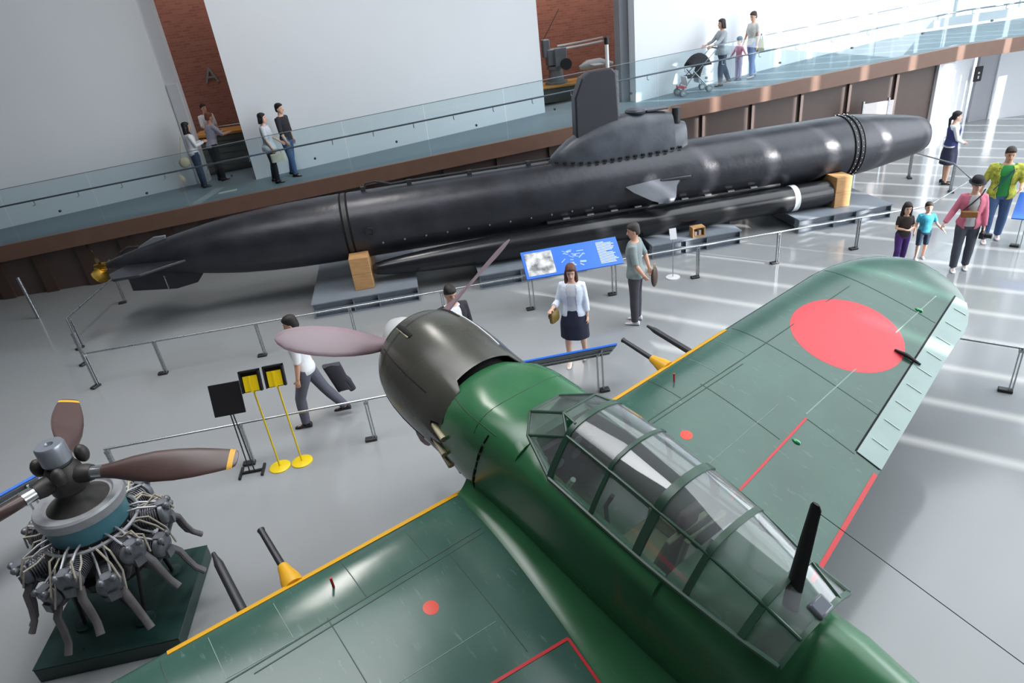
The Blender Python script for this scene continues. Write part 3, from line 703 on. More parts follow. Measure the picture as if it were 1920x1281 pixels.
# propeller
prop_m = mat('propeller_brown_paint', '#806a70', .35, .0, var=.06, scale=4, spec=.6)
PB(MB().lathe([(-.17, .01), (-.155, .06), (-.10, .12), (0, .185), (.12, .235), (.26, .262), (.36, .268), (.40, .25)], n=36), 'spinner', mat('spinner_grey', '#b9bcbc', .35, .1))
PB(MB().lathe([(.36, .12), (.72, .2)], n=20), 'shaft_housing', dark_steel)
for k in range(3):
    a = PHI+k*2*PI/3; ca, sa = math.cos(a), math.sin(a); rings = []
    for r, c, th, tt in ((.18, .055, 1.25, .055), (.30, .06, 1.2, .05), (.42, .09, 1.1, .04), (.56, .12, .98, .032), (.75, .142, .84, .024), (.95, .148, .72, .019), (1.15, .14, .64, .015), (1.32, .118, .58, .012), (1.43, .088, .55, .009), (1.50, .045, .53, .006), (1.525, .008, .53, .003)):
        ring = []
        for j in range(16):
            b = 2*PI*j/16; u = c*math.cos(b); v = tt*math.sin(b)*(1 if math.sin(b) > 0 else .4)
            t = u*math.cos(th)+v*math.sin(th); x = .30-u*math.sin(th)+v*math.cos(th)
            ring.append((x, r*ca+t*sa, r*sa-t*ca))
        rings.append(ring)
    PB(MB().loft(rings), 'propeller_blade', prop_m, angle=60)

# canopy: frames and panes
fr_m = paint('canopy_frame_green', '#2c4a3c', '#5b7568', .35, .3)
cg = glass('canopy_glass', (.86, .89, .90), .95, .05, .04, .10)  # diffuse share holds a dust film and the painted grey skylight reflection
def csec(t):          # canopy cross-section at station dict
    sy, sz, hy, hz, tz = t
    pts = [(-sy, sz)]
    for i in range(1, 6): u = i/5; pts.append((-sy+(sy-hy)*u**1.25, sz+(hz-sz)*u))
    for i in range(1, 8):
        a = PI*i/8; pts.append((-hy*math.cos(a), hz+(tz-hz)*math.sin(a)))
    for i in range(5, 0, -1): u = i/5; pts.append((sy-(sy-hy)*u**1.25, sz+(hz-sz)*u))
    pts.append((sy, sz)); return pts
CS = {2.90: (.415, .535, .265, .865, .965), 3.32: (.415, .54, .275, .885, 1.0), 3.73: (.41, .54, .27, .875, .995), 4.12: (.40, .56, .26, .85, .925), 4.50: (.385, .585, .23, .775, .82), 4.74: (.36, .60, .20, .70, .725)}
xs_ = sorted(CS)
def cpt(x, i):
    for a, b in zip(xs_[:-1], xs_[1:]):
        if a <= x <= b+1e-6:
            u = (x-a)/(b-a); A, B = csec(CS[a])[i], csec(CS[b])[i]; return (x, A[0]+(B[0]-A[0])*u, A[1]+(B[1]-A[1])*u)
NP = len(csec(CS[2.9]))
HS = 5; HE = NP-6
def shellpatch(xa, xb, i0, i1, name, m, parent, inset=.012, th=.006):
    rings = []
    for k in range(4):
        x = xa+inset+(xb-xa-2*inset)*k/3; r = [cpt(x, i) for i in range(i0, i1+1)]
        r2 = [(p[0], p[1]*(1-th*2), p[2]-th) for p in reversed(r)]
        rings.append(r+r2)
    return PB(MB().loft(rings), name, m, parent, angle=60)
def arch(x, wdt, name, parent=None):
    rings = []
    for i in range(NP):
        p = cpt(x, i); k = 1.018
        rings.append([(x-wdt/2, p[1]*k, p[2]+.008), (x+wdt/2, p[1]*k, p[2]+.008), (x+wdt/2, p[1]*.965, p[2]-.012), (x-wdt/2, p[1]*.965, p[2]-.012)])
    return PB(MB().loft(rings), name, fr_m, parent, angle=50)
def longeron(i, xa, xb, name, wdt=.022, parent=None):
    pts = []; x = xa
    for k in range(9): p = cpt(xa+(xb-xa)*k/8, i); pts.append((p[0], p[1]*1.01, p[2]+.003))
    return PB(MB().tube(pts, wdt*.6, 8), name, fr_m, parent)
for x, wd in ((2.90, .045), (3.32, .028), (3.73, .06), (4.12, .04), (4.50, .045), (4.735, .03)): arch(x, wd, 'canopy_arch')
for i in (0, HS, HE, NP-1): longeron(i, 2.9, 4.735, 'canopy_rail', .03 if i in (0, NP-1) else .02)
for xa, xb in zip(xs_[:-1], xs_[1:]):
    for i0, i1 in ((0, HS), (HS, HE), (HE, NP-1)): shellpatch(xa, min(xb, 4.735), i0, i1, 'pane', cg, plane)
# windscreen
W = {'bl': (2.37, -.15, .655), 'br': (2.37, .15, .655), 'tl': (2.74, -.16, .915), 'tr': (2.74, .16, .915), 'sl': (2.52, -.30, .605), 'sr': (2.52, .30, .605), 'al': (2.90, -.265, .865), 'ar': (2.90, .265, .865), 'kl': (2.90, -.415, .535), 'kr': (2.90, .415, .535), 'at': (2.90, 0, .965), 'all': (2.90, -.19, .94), 'arr': (2.90, .19, .94)}
def quad(keys, name, m, th=.006, shrink=.93):
    P = [Vector(W[k]) for k in keys]; c = sum(P, Vector())/len(P); P = [c+(p-c)*shrink for p in P]
    nrm = (P[1]-P[0]).cross(P[2]-P[0]).normalized()*th/2
    return PB(MB().loft([[p-nrm for p in P], [p+nrm for p in P]]), name, m, angle=20)
quad(('bl', 'br', 'tr', 'tl'), 'windscreen_pane', cg)
quad(('bl', 'tl', 'al', 'sl'), 'windscreen_pane', cg); quad(('br', 'tr', 'ar', 'sr'), 'windscreen_pane', cg)
quad(('sl', 'al', 'kl'), 'windscreen_pane', cg); quad(('sr', 'ar', 'kr'), 'windscreen_pane', cg)
quad(('tl', 'tr', 'arr', 'all'), 'windscreen_pane', cg)
for a, b, r in (('bl', 'br', .014), ('bl', 'tl', .013), ('br', 'tr', .013), ('tl', 'tr', .012), ('bl', 'sl', .014), ('br', 'sr', .014), ('sl', 'kl', .016), ('sr', 'kr', .016), ('tl', 'al', .012), ('tr', 'ar', .012), ('sl', 'al', .012), ('sr', 'ar', .012), ('tl', 'all', .011), ('tr', 'arr', .011)):
    PB(MB().tube([W[a], W[b]], r, 8), 'windscreen_frame', fr_m)
# cockpit fittings
ck = mat('cockpit_green', '#6f7d55', .6); 
PB(MB().bx(2.62, 2.66, -.36, .36, .10, .52), 'instrument_panel', blackm)
for k in range(8): PB(MB().lathe([(0, .045), (.012, .045)], (2.662, -.27+.18*(k % 4), .42 if k < 4 else .28), 'x', 14), 'gauge', mat('gauge_face', '#8c8f90', .4))
PB(MB().box((2.672, -.30, .46), (.01, .04, .04)), 'warning_placard', redl_m)
PB(MB().bx(3.35, 3.72, -.20, .20, .02, .06).box((3.76, 0, .30), (.04, .40, .56), ry=.18).bx(3.36, 3.72, -.21, -.19, .06, .2).bx(3.36, 3.72, .19, .21, .06, .2), 'seat', ck, bevel=.015)
PB(MB().box((3.80, 0, .67), (.06, .2, .2)), 'headrest', mat('leather', '#4b3b30', .6), bevel=.03)
PB(MB().tube([(3.2, -.05, -.03), (3.15, -.05, .2), (3.2, -.05, .36)], .018, 8), 'control_stick', blackm)
PB(MB().bx(2.75, 3.7, -.345, -.26, .14, .34), 'side_console', ck, bevel=.02)
PB(MB().tube([(2.85, -.25, .15), (2.98, -.25, .48)], .022, 8), 'throttle_lever', mat('lever_green', '#8fa98d', .5))
PB(MB().tube([(3.93, -.28, .0), (3.93, -.18, .7), (3.93, .18, .7), (3.93, .28, .0)], .022, 8), 'roll_bar', ck)
PB(MB().box((4.02, .05, .63), (.02, .2, .16)), 'perforated_plate', mat('plate_grey', '#9a9c9c', .5))
# mast, wire, fairing
rings = []
for x, z, c, t in ((4.57, .60, .052, .022), (4.55, .75, .050, .020), (4.51, 1.15, .040, .016), (4.485, 1.42, .032, .013), (4.48, 1.445, .02, .008)):
    rings.append([(x+c*math.cos(2*PI*j/12), t*math.sin(2*PI*j/12), z) for j in range(12)])
mast = PB(MB().loft(rings), 'antenna_mast', blackm, angle=60)
PB(MB().tube([(4.50, 0, 1.40), (6.6, 0, 1.30), (8.42, 0, 1.22)], .0025, 5), 'antenna_wire', blackm)
PB(MB().box((4.70, .03, .745), (.10, .13, .05), ry=.25), 'direction_finder_hatch', mat('hatch_glass', '#6c727a', .15), bevel=.015)

# ================================================================== railings, panels, sign stands
def railing(label, pts, posts, z=.62, foot_dir=(-1, 0)):
    """steel barrier: rail polyline, twin flat-bar posts each with a weighted foot"""
    t = thing('barrier_railing', label, 'railing', (pts[0][0], pts[0][1], 0), group='steel barrier railings')
    MB().tube([(p[0], p[1], z) for p in pts], .016, 10).build('rail', steel, t, world=True)
    for (x, y, ang) in posts:
        c, s = math.cos(ang), math.sin(ang)
        p = MB()
        for k in (-.017, .017): p.box((x+k*c, y+k*s, z/2), (.014, .05, z), rz=ang)
        p.box((x, y, z-.03), (.06, .045, .03), rz=ang)
        po = p.build('post', steel, t, world=True)
        MB().box((x-.05*c, y-.05*s, .02), (.16, .09, .04), rz=ang).build('foot', dark_steel, po, world=True, bevel=.01)
    return t
railing('long steel barrier railing in front of the submarine', [(.36, -2.42), (15.50, -2.42)], [(x, -2.42, 0) for x in (1.42, 3.08, 4.66, 6.25, 10.98, 12.56, 14.18)])
railing('short steel barrier returning past the submarine propeller', [(.31, -2.42), (-.66, -.62), (-.50, 1.55)], [(.31, -2.42, 1.1), (-.25, -1.40, 1.1), (-.62, -.62, 1.2), (-.50, 1.5, .2)])
railing('steel barrier running back from the submarine bow', [(17.93, 1.0), (17.92, -.30), (17.35, -1.45), (15.60, -2.42)], [(17.93, 1.0, 1.2), (17.90, -.36, 1.2), (15.64, -2.40, .6)])
railing('steel barrier railing between the engine and the fighter nose', [(1.72, -5.57), (6.9, -5.57)], [(x, -5.6, 0) for x in (1.76, 3.38, 4.98, 6.6)])
railing('diagonal steel barrier railing beside the right wing tip', [(11.9, -6.25), (13.9, -8.3)], [(12.22, -6.6, -.78), (12.90, -7.30, -.78)])
tag(MB().tube([(-2.28, 1.45, 0), (-2.36, 1.55, .92)], .035, 12).build('bollard', steel), 'lone steel bollard left of the submarine propeller', 'bollard')

blue_m = mat('panel_blue', '#2b6fd6', .35)
pblue2 = mat('print_pale', '#a9c3ee', .5); pphoto = mat('print_photo', '#c9ced2', .5, var=.75, scale=7, detail=6); pwhite = mat('print_white', '#dfe8f5', .5)
pgrey = mat('panel_back_grey', '#6c7076', .45)
def info_panel(label, loc, rz, wdt, dep, tilt, zc, printed=True, legs=(-.4, .4)):
    t = thing('information_panel', label, 'panel', loc, rz, group='blue information panels')
    R = Matrix.Translation((0, 0, zc)) @ Matrix.Rotation(tilt, 4, 'X')
    MB().box((0, 0, 0), (wdt, dep, .03)).xf(R).build('board', blue_m, t, bevel=.006)
    MB().box((0, 0, -.022), (wdt-.04, dep-.04, .014)).xf(R).build('back_plate', pgrey, t)
    if printed:
        e = .0155
        MB().box((-wdt*.33, 0, e), (wdt*.28, dep*.82, .003)).xf(R).build('printed_photo', pphoto, t)
        for k in range(16):
            y = dep*.38-k*dep*.05
            L = wdt*.20*(.75+.25*random.random()); x0 = wdt*.375-wdt*.1
            if k in (0, 7): L *= .5
            MB().box((x0+L/2, y, e), (L, dep*.022, .002)).xf(R).build('text_line', pwhite, t)
        mp = MB()
        for k in range(26):
            a = random.random()*6.28; rr = .05+.28*random.random()
            x, y = wdt*(.02+.12*math.cos(a)*rr*3.2), dep*(.36*math.sin(a)*rr*3)
            mp.box((x, y, e), (wdt*(.02+.05*random.random()), dep*(.015+.03*random.random()), .002), rz=random.uniform(-.7, .7))
        mp.xf(R); o = mp.build('printed_map', pblue2, t)
    for lx in legs:
        zt = zc-.03
        lg = MB()
        for k in (-.035, .035): lg.box((lx*wdt+k, 0, zt/2), (.014, .05, zt))
        lg = lg.build('leg', steel, t)
        MB().box((lx*wdt-.05, .0, .02), (.14, .10, .04)).build('foot', dark_steel, lg, bevel=.01)
    fr = MB().xf(R)
    for yy in (-dep*.25, dep*.18): fr.add(*[q for q in _tubedata((-wdt*.46, yy, -.05), (wdt*.46, yy, -.05), .012)])
    for lx in legs: fr.add(*_tubedata((lx*wdt, -dep*.4, -.045), (lx*wdt, dep*.4, -.045), .014))
    fr.xf(R).build('support_frame', steel, t)
    return t
def _tubedata(a, b, r):
    m = MB().tube([a, b], r, 8); return m.v, m.f
info_panel('tilted blue panel with a printed photo and map facing out in front of the submarine', (8.60, -2.50, 0), 0, 1.74, .56, math.radians(38), .84, True, (-.45, .43))
info_panel('blue edged information panel seen from behind beyond the engine cowling', (7.70, -5.52, 0), PI, 1.34, .42, math.radians(42), .66, True, (-.34, .40))
info_panel('blue edged information panel seen from behind left of the radial engine', (.93, -6.58, 0), PI+.80, 1.0, .42, math.radians(42), .78, True, (-.36, .36))
info_panel('blue information panel at the right edge beside the man in the plaid shirt', (16.75, -3.75, 0), -.9, .9, .55, math.radians(40), .75, False, (-.3, .3))

# sign stands
bs = thing('black_sign_stand', 'square black sign board on a thin folding stand', 'sign', (3.40, -5.80, 0), group='sign stands')
MB().box((0, .05, 1.10), (.37, .02, .40), rx=-.35).build('board', blackm, bs, bevel=.004)
MB().cyl((-.03, 0, .03), (-.015, .03, .94), .008).cyl((.03, 0, .03), (.015, .03, .94), .008).build('pole', dark_steel, bs)
MB().box((0, 0, .02), (.26, .03, .025)).box((-.14, 0, .02), (.03, .24, .025)).box((.14, 0, .02), (.03, .24, .025)).build('base', blackm, bs)
MB().box((0, .03, .93), (.07, .04, .05)).build('clamp', blackm, bs)
syel = mat('stand_yellow', '#e6c713', .4)
for x, y, lab in ((3.75, -5.80, 'yellow pole stand with a black box head next to the square black sign'), (4.03, -5.78, 'yellow pole stand with a black box head nearer the walking man')):
    t = thing('yellow_sign_stand', lab, 'sign', (x, y, 0), group='sign stands')
    MB().lathe([(0, .135), (.012, .135), (.02, .12), (.022, .02)], (0, 0, 0), 'z', 28).build('base', syel, t)
    MB().cyl((0, 0, .02), (0, 0, 1.26), .011, 10).build('pole', syel, t)
    Rr = Matrix.Translation((0, .03, 1.30)) @ Matrix.Rotation(-.35, 4, 'X')
    MB().box((0, 0, 0), (.24, .025, .27)).box((-.11, -.03, 0), (.02, .05, .27)).box((.11, -.03, 0), (.02, .05, .27)).box((0, -.03, .125), (.24, .05, .02)).xf(Rr).build('head', blackm, t)
    MB().box((0, -.028, -.03), (.17, .012, .19)).box((0, -.04, -.04), (.03, .014, .19)).xf(Rr).build('back_plate', syel, t)

# ================================================================== radial engine with its propeller, shaft upright
EX, EY = 2.57, -7.77
eng = thing('radial_engine', 'upright two-row radial engine with brown propeller on a dark green stand', 'engine', (EX, EY, 0), math.radians(0))
sg_m = mat('stand_green', '#1f3a35', .3, var=.06); en_m = mat('engine_grey', '#74777d', .42, .5, var=.25, scale=14); en_l = mat('engine_light_grey', '#a3a5a9', .4, .4, var=.12, scale=10); en_d = mat('engine_dark', '#3a3836', .5, .4, var=.2, scale=12)
tan_m = mat('ignition_lead_tan', '#aaa394', .55, .2); ex_m = mat('exhaust_grey', '#6b686a', .5, .3, var=.15, scale=8); teal_m = mat('gearcase_teal', '#4f8593', .35, var=.06)
MB().bx(-.66, .62, -.66, .55, 0, .16).build('base_plate', sg_m, eng, bevel=.01)
MB().bx(-.66, .62, -.66, .55, .162, .17).build('base_top', sg_m, eng)
for a in (35, 125, 215, 305):
    ar = math.radians(a); fx, fy = .42*math.cos(ar), .42*math.sin(ar)
    for d in (-.35, .35):
        MB().cyl((fx, fy, .17), (.40*math.cos(ar+d), .40*math.sin(ar+d), .74), .018, 8).build('strut', blackm, eng)
    MB().lathe([(.17, .09), (.19, .09), (.20, .05)], (fx, fy, 0), 'z', 16).build('strut_foot', sg_m, eng)
MB().lathe([(.60, .2), (.62, .34), (.70, .40), (.76, .40), (.80, .33), (1.16, .33), (1.20, .30)], (0, 0, 0), 'z', 36).build('crankcase', en_d, eng)
MB().lathe([(1.16, .29), (1.17, .335), (1.36, .345), (1.38, .33)], (0, 0, 0), 'z', 40).build('gear_case', teal_m, eng)
MB().lathe([(1.36, .33), (1.37, .375), (1.45, .375), (1.47, .36), (1.47, .30), (1.45, .28)], (0, 0, 0), 'z', 40).build('gear_case_ring', en_l, eng)
MB().lathe([(1.40, .30), (1.44, .28), (1.50, .17), (1.56, .13), (1.62, .12)], (0, 0, 0), 'z', 32).build('nose_case', en_d, eng)
MB().lathe([(1.13, .40), (1.145, .415), (1.16, .415), (1.175, .40), (1.16, .385), (1.145, .385), (1.13, .40)], (0, 0, 0), 'z', 40, (False, False)).build('ignition_ring', en_l, eng)
def cylinder_meshes():
    fin = MB()
    prof = [(.30, .085)]
    for k in range(11):
        r = .33+k*.021; prof += [(r, .078), (r, .105), (r+.009, .105), (r+.009, .078)]
    fin.lathe(prof, (0, 0, 0), 'x', 16)
    head = MB().lathe([(.555, .09), (.57, .115), (.60, .115), (.625, .10), (.64, .06)], (0, 0, 0), 'x', 16)
    head.box((.61, 0, .08), (.10, .09, .09)).box((.61, 0, -.08), (.10, .09, .09)).cyl((.60, .06, .10), (.60, .06, -.10), .022).ball((.65, .05, .10), .035, 8, 6).ball((.65, -.05, .10), .035, 8, 6)
    return fin.mesh('cylinder_barrel', en_m, 30), head.mesh('cylinder_head', en_l if False else en_m, 40)
fm, hm = cylinder_meshes()
for row, zc in ((0, 1.04), (1, .86)):
    for k in range(7):
        a = 2*PI*(k+.5*row)/7+.2
        c = bpy.data.objects.new('cylinder', fm); C.objects.link(c); c.parent = eng; c.location = (0, 0, zc); c.rotation_euler = (0, 0, a)
        h = bpy.data.objects.new('cylinder_head', hm); C.objects.link(h); h.parent = c
        ca, sa = math.cos(a), math.sin(a)
        L = lambda r, t, z: (r*ca-t*sa, r*sa+t*ca, z)
        MB().tube([L(.26, .05, 1.2), L(.42, .045, zc+.16), L(.57, .04, zc+.11)], .011, 8).build('pushrod_tube', en_l, eng)
        MB().tube([L(.26, -.05, 1.2), L(.42, -.045, zc+.16), L(.57, -.04, zc+.11)], .011, 8).build('pushrod_tube', en_l, eng)
        MB().tube([L(.40, 0, 1.15), L(.47, .02, 1.16), L(.56, .07, zc+.18), L(.63, .09, zc+.06), L(.62, .07, zc-.02)], .010, 8).build('ignition_lead', tan_m, eng)
        MB().tube([L(.40, .06, 1.15), L(.50, .10, 1.13), L(.60, .13, zc+.10), L(.66, .10, zc-.06)], .009, 8).build('ignition_lead', tan_m, eng)
        MB().tube([L(.60, .06, zc-.08), L(.67, .08, zc-.16), L(.69, .10, zc-.30), L(.72, .12, zc-.42), L(.78, .14, zc-.50)], [.036, .038, .036, .034, .036], 10, flat=.75).build('exhaust_pipe', ex_m, eng)
        MB().tube([L(.58, -.07, zc-.08), L(.50, -.08, zc-.20), L(.36, -.06, .70)], .034, 10).build('intake_pipe', en_m, eng)
# propeller hub and blades
HZ = 1.74
MB().lathe([(1.58, .13), (1.60, .15), (1.70, .16), (1.80, .15), (1.86, .11)], (0, 0, 0), 'z', 28).build('hub', en_d, eng)
MB().lathe([(1.86, .09), (1.90, .12), (2.06, .12), (2.08, .11), (2.08, .04), (2.05, .03)], (0, 0, 0), 'z', 28).build('hub_dome', mat('dome_grey', '#8e939c', .3, .5), eng)
ep_m = mat('engine_propeller_brown', '#4a3835', .35, var=.08, scale=4, spec=.6)
for k in range(3):
    a = math.radians(-10+120*k); ca, sa = math.cos(a), math.sin(a)
    MB().tube([(r*ca, r*sa, HZ) for r in (.10, .20, .26)], [.085, .085, .07], 16).build('blade_socket', en_d, eng)
    MB().tube([(r*ca, r*sa, HZ) for r in (.26, .36)], [.06, .062], 16).build('blade_ferrule', mat('ferrule_chrome', '#c6c8ca', .2, .9), eng)
    MB().ball((.20*math.cos(a+1.05), .20*math.sin(a+1.05), HZ+.10), (.06, .06, .09), 12, 8).build('counterweight', en_d, eng)
    def bl(rs, m, name, par=None):
        rings = []
        for r, c, th, tt in rs:
            ring = []
            for j in range(16):
                b = 2*PI*j/16; u = c*math.cos(b); v = tt*math.sin(b)
                t = u*math.cos(th)-v*math.sin(th); z = u*math.sin(th)+v*math.cos(th)
                ring.append((r*ca-t*sa, r*sa+t*ca, HZ+z))
            rings.append(ring)
        return MB().loft(rings).build(name, m, par or eng, angle=60)
    B = bl([(.34, .058, 1.1, .05), (.46, .075, 1.0, .045), (.62, .11, .88, .035), (.82, .138, .74, .026), (1.02, .145, .62, .02), (1.2, .138, .54, .016), (1.38, .118, .48, .012), (1.50, .10, .45, .01)], ep_m, 'propeller_blade')
    bl([(1.5005, .1005, .45, .0102), (1.53, .094, .44, .0095), (1.55, .09, .44, .009)], yel_m, 'blade_tip_stripe', B)
    bl([(1.5505, .09, .44, .009), (1.575, .075, .44, .007), (1.585, .045, .44, .004)], ep_m, 'blade_tip', B)

# ================================================================== room behind the openings
ct = thing('display_counter', 'counter with an orange wooden top behind the ramp visitors', 'counter', (1.62, 7.0, ramp_z(1.3)-.06))
top_m = mat('orange_wood', '#c98f45', .45, var=.1, scale=4)
MB().bx(-1.05, .95, -.45, .45, 1.02, 1.09).build('counter_top', top_m, ct, bevel=.008)
MB().bx(-1.0, .9, -.38, .42, 0, 1.015).build('counter_body', mat('counter_grey', '#50534f', .6), ct)
for k in range(6): MB().bx(-1.0, .9, -.40, -.381, .08+k*.16, .2+k*.16).build('slat', mat('slat_grey', '#5b5f5a', .6), ct)
mo = thing('desk_model', 'small dark model standing on the orange counter top', 'model', (1.05, 6.85, ramp_z(1.3)-.06+1.09))
MB().box((0, 0, .03), (.42, .14, .06)).build('model_hull', mat('model_grey', '#6b7076', .5), mo, bevel=.02)
MB().box((0, 0, .09), (.14, .09, .07)).cyl((0, 0, .1), (0, 0, .2), .01).build('model_tower', mat('model_grey', '#6b7076', .5), mo)
ca_ = bpy.data.curves.new('letter', 'FONT'); ca_.body = 'A'; ca_.size = .62; ca_.extrude = .015
to = bpy.data.objects.new('tmp_letter', ca_); C.objects.link(to)
bpy.context.view_layer.update(); dg = bpy.context.evaluated_depsgraph_get()
lm_ = bpy.data.meshes.new_from_object(to.evaluated_get(dg)); bpy.data.objects.remove(to)
lo = bpy.data.objects.new('wall_letter', lm_); C.objects.link(lo); lo.location = (.64, 9.37, 3.62); lo.rotation_euler = (PI/2, 0, 0)
lm_.materials.clear(); lm_.materials.append(mat('letter_grey', '#7b7a76', .4, .3)); tag(lo, 'large grey letter A mounted on the dark brick wall', 'letter')
fr2 = thing('low_room_rail', 'thin steel rail in front of the dark brick wall', 'railing', (1.6, 8.9, ramp_z(1.5)-.06))
MB().cyl((-1.3, 0, .95), (1.3, 0, .95), .02).cyl((-1.3, 0, .6), (1.3, 0, .6), .015).build('rail', steel, fr2)
for x in (-1.2, 0, 1.2): MB().cyl((x, 0, 0), (x, 0, .95), .02).build('post', steel, fr2)
# second opening: gun model on a wooden topped display plinth
zf = ramp_z(11.2)-.06
pl2 = thing('display_plinth', 'low grey plinth with a wooden top in the second wall opening', 'plinth', (11.6, 7.6, zf))
MB().bx(-1.4, 1.2, -.5, .6, 0, .40).build('plinth_body', mat('counter_grey', '#50534f', .6), pl2)
MB().bx(-1.45, 1.25, -.55, .65, .401, .45).build('plinth_top', top_m, pl2, bevel=.006)
gun = thing('anti_aircraft_gun', 'grey anti-aircraft gun with long thin barrels on the wooden topped plinth', 'gun', (10.95, 7.6, zf+.45))
gm = mat('gun_grey', '#7e868c', .5, .2, var=.1, scale=6)
MB().lathe([(0, .34), (.06, .34), (.08, .24), (.4, .2), (.42, .26), (.5, .26)], (0, 0, 0), 'z', 24).build('pedestal', gm, gun)
MB().box((0, 0, .75), (.5, .4, .45)).box((-.25, 0, 1.0), (.2, .3, .5)).build('mount', gm, gun, bevel=.03)
MB().box((.1, -.35, .75), (.35, .08, .5)).build('shield', gm, gun, bevel=.02)
for dz, dy in ((.92, -.1), (.92, .1), (1.02, 0)): MB().tube([(.1, dy, dz), (.9, dy, dz+.04), (1.5, dy, dz+.08)], [.035, .022, .018], 8).build('barrel', mat('gun_barrel_pale', '#b9bec2', .35, .4), gun)
MB().lathe([(-.05, .16), (.05, .16)], (.22, -.45, .55), 'y', 18).build('hand_wheel', dark_steel, gun)
MB().tube([(-.3, .1, 1.2), (.25, .1, 2.0)], .01, 6).build('aerial', dark_steel, gun)
mg = thing('aircraft_model', 'pale winged machine model on the wooden topped plinth right of the gun', 'model', (12.2, 7.5, zf+.45))
MB().tube([(-.55, 0, .36), (-.3, 0, .40), (.1, 0, .42), (.5, 0, .36)], [.05, .15, .14, .04], 14).build('body', mat('model_pale', '#aeb6ba', .4), mg)
MB().box((-.1, 0, .42), (.3, 1.1, .03)).build('wing', mat('model_pale', '#aeb6ba', .4), mg, bevel=.01)
MB().cyl((-.15, 0, 0), (-.15, 0, .32), .03).cyl((.15, 0, 0), (.15, 0, .32), .03).build('stand', dark_steel, mg)
fl = thing('floor_lamp_sign', 'small white floor sign standing at the second opening jamb', 'sign', (11.95, 5.75, ramp_z(11.9)-.06))
MB().lathe([(0, .09), (.02, .09), (.04, .03), (.42, .03), (.44, .05), (.52, .05)], (0, 0, 0), 'z', 14).build('body', mat('sign_white', '#d8d8dc', .5), fl)

# ================================================================== people
skin_m = mat('skin', '#d3a288', .5); skin_p = mat('skin_pale', '#deb29b', .5)
def cloth(name, col, rough=.85, var=.08, scale=9): return mat(name, col, rough, var=var, scale=scale)
def remesh(mb, voxel, smooth=2):
    """fuse overlapping lofts into one continuous surface"""
    me = mb.mesh('tmp'); o = bpy.data.objects.new('tmp', me); C.objects.link(o)
    m = o.modifiers.new('r', 'REMESH'); m.mode = 'VOXEL'; m.voxel_size = voxel
    if smooth: s = o.modifiers.new('s', 'SMOOTH'); s.iterations = smooth; s.factor = .5
    bpy.context.view_layer.update()
    r = bpy.data.meshes.new_from_object(o.evaluated_get(bpy.context.evaluated_depsgraph_get()))
    bpy.data.objects.remove(o); bpy.data.meshes.remove(me)
    r.polygons.foreach_set('use_smooth', [True]*len(r.polygons))
    return r
def vmesh(name, me, m, parent):
    me.name = name; me.materials.clear(); me.materials.append(m)
    o = bpy.data.objects.new(name, me); C.objects.link(o)
    if parent is not None: o.parent = parent
    return o
def V(*a): return Vector(a)
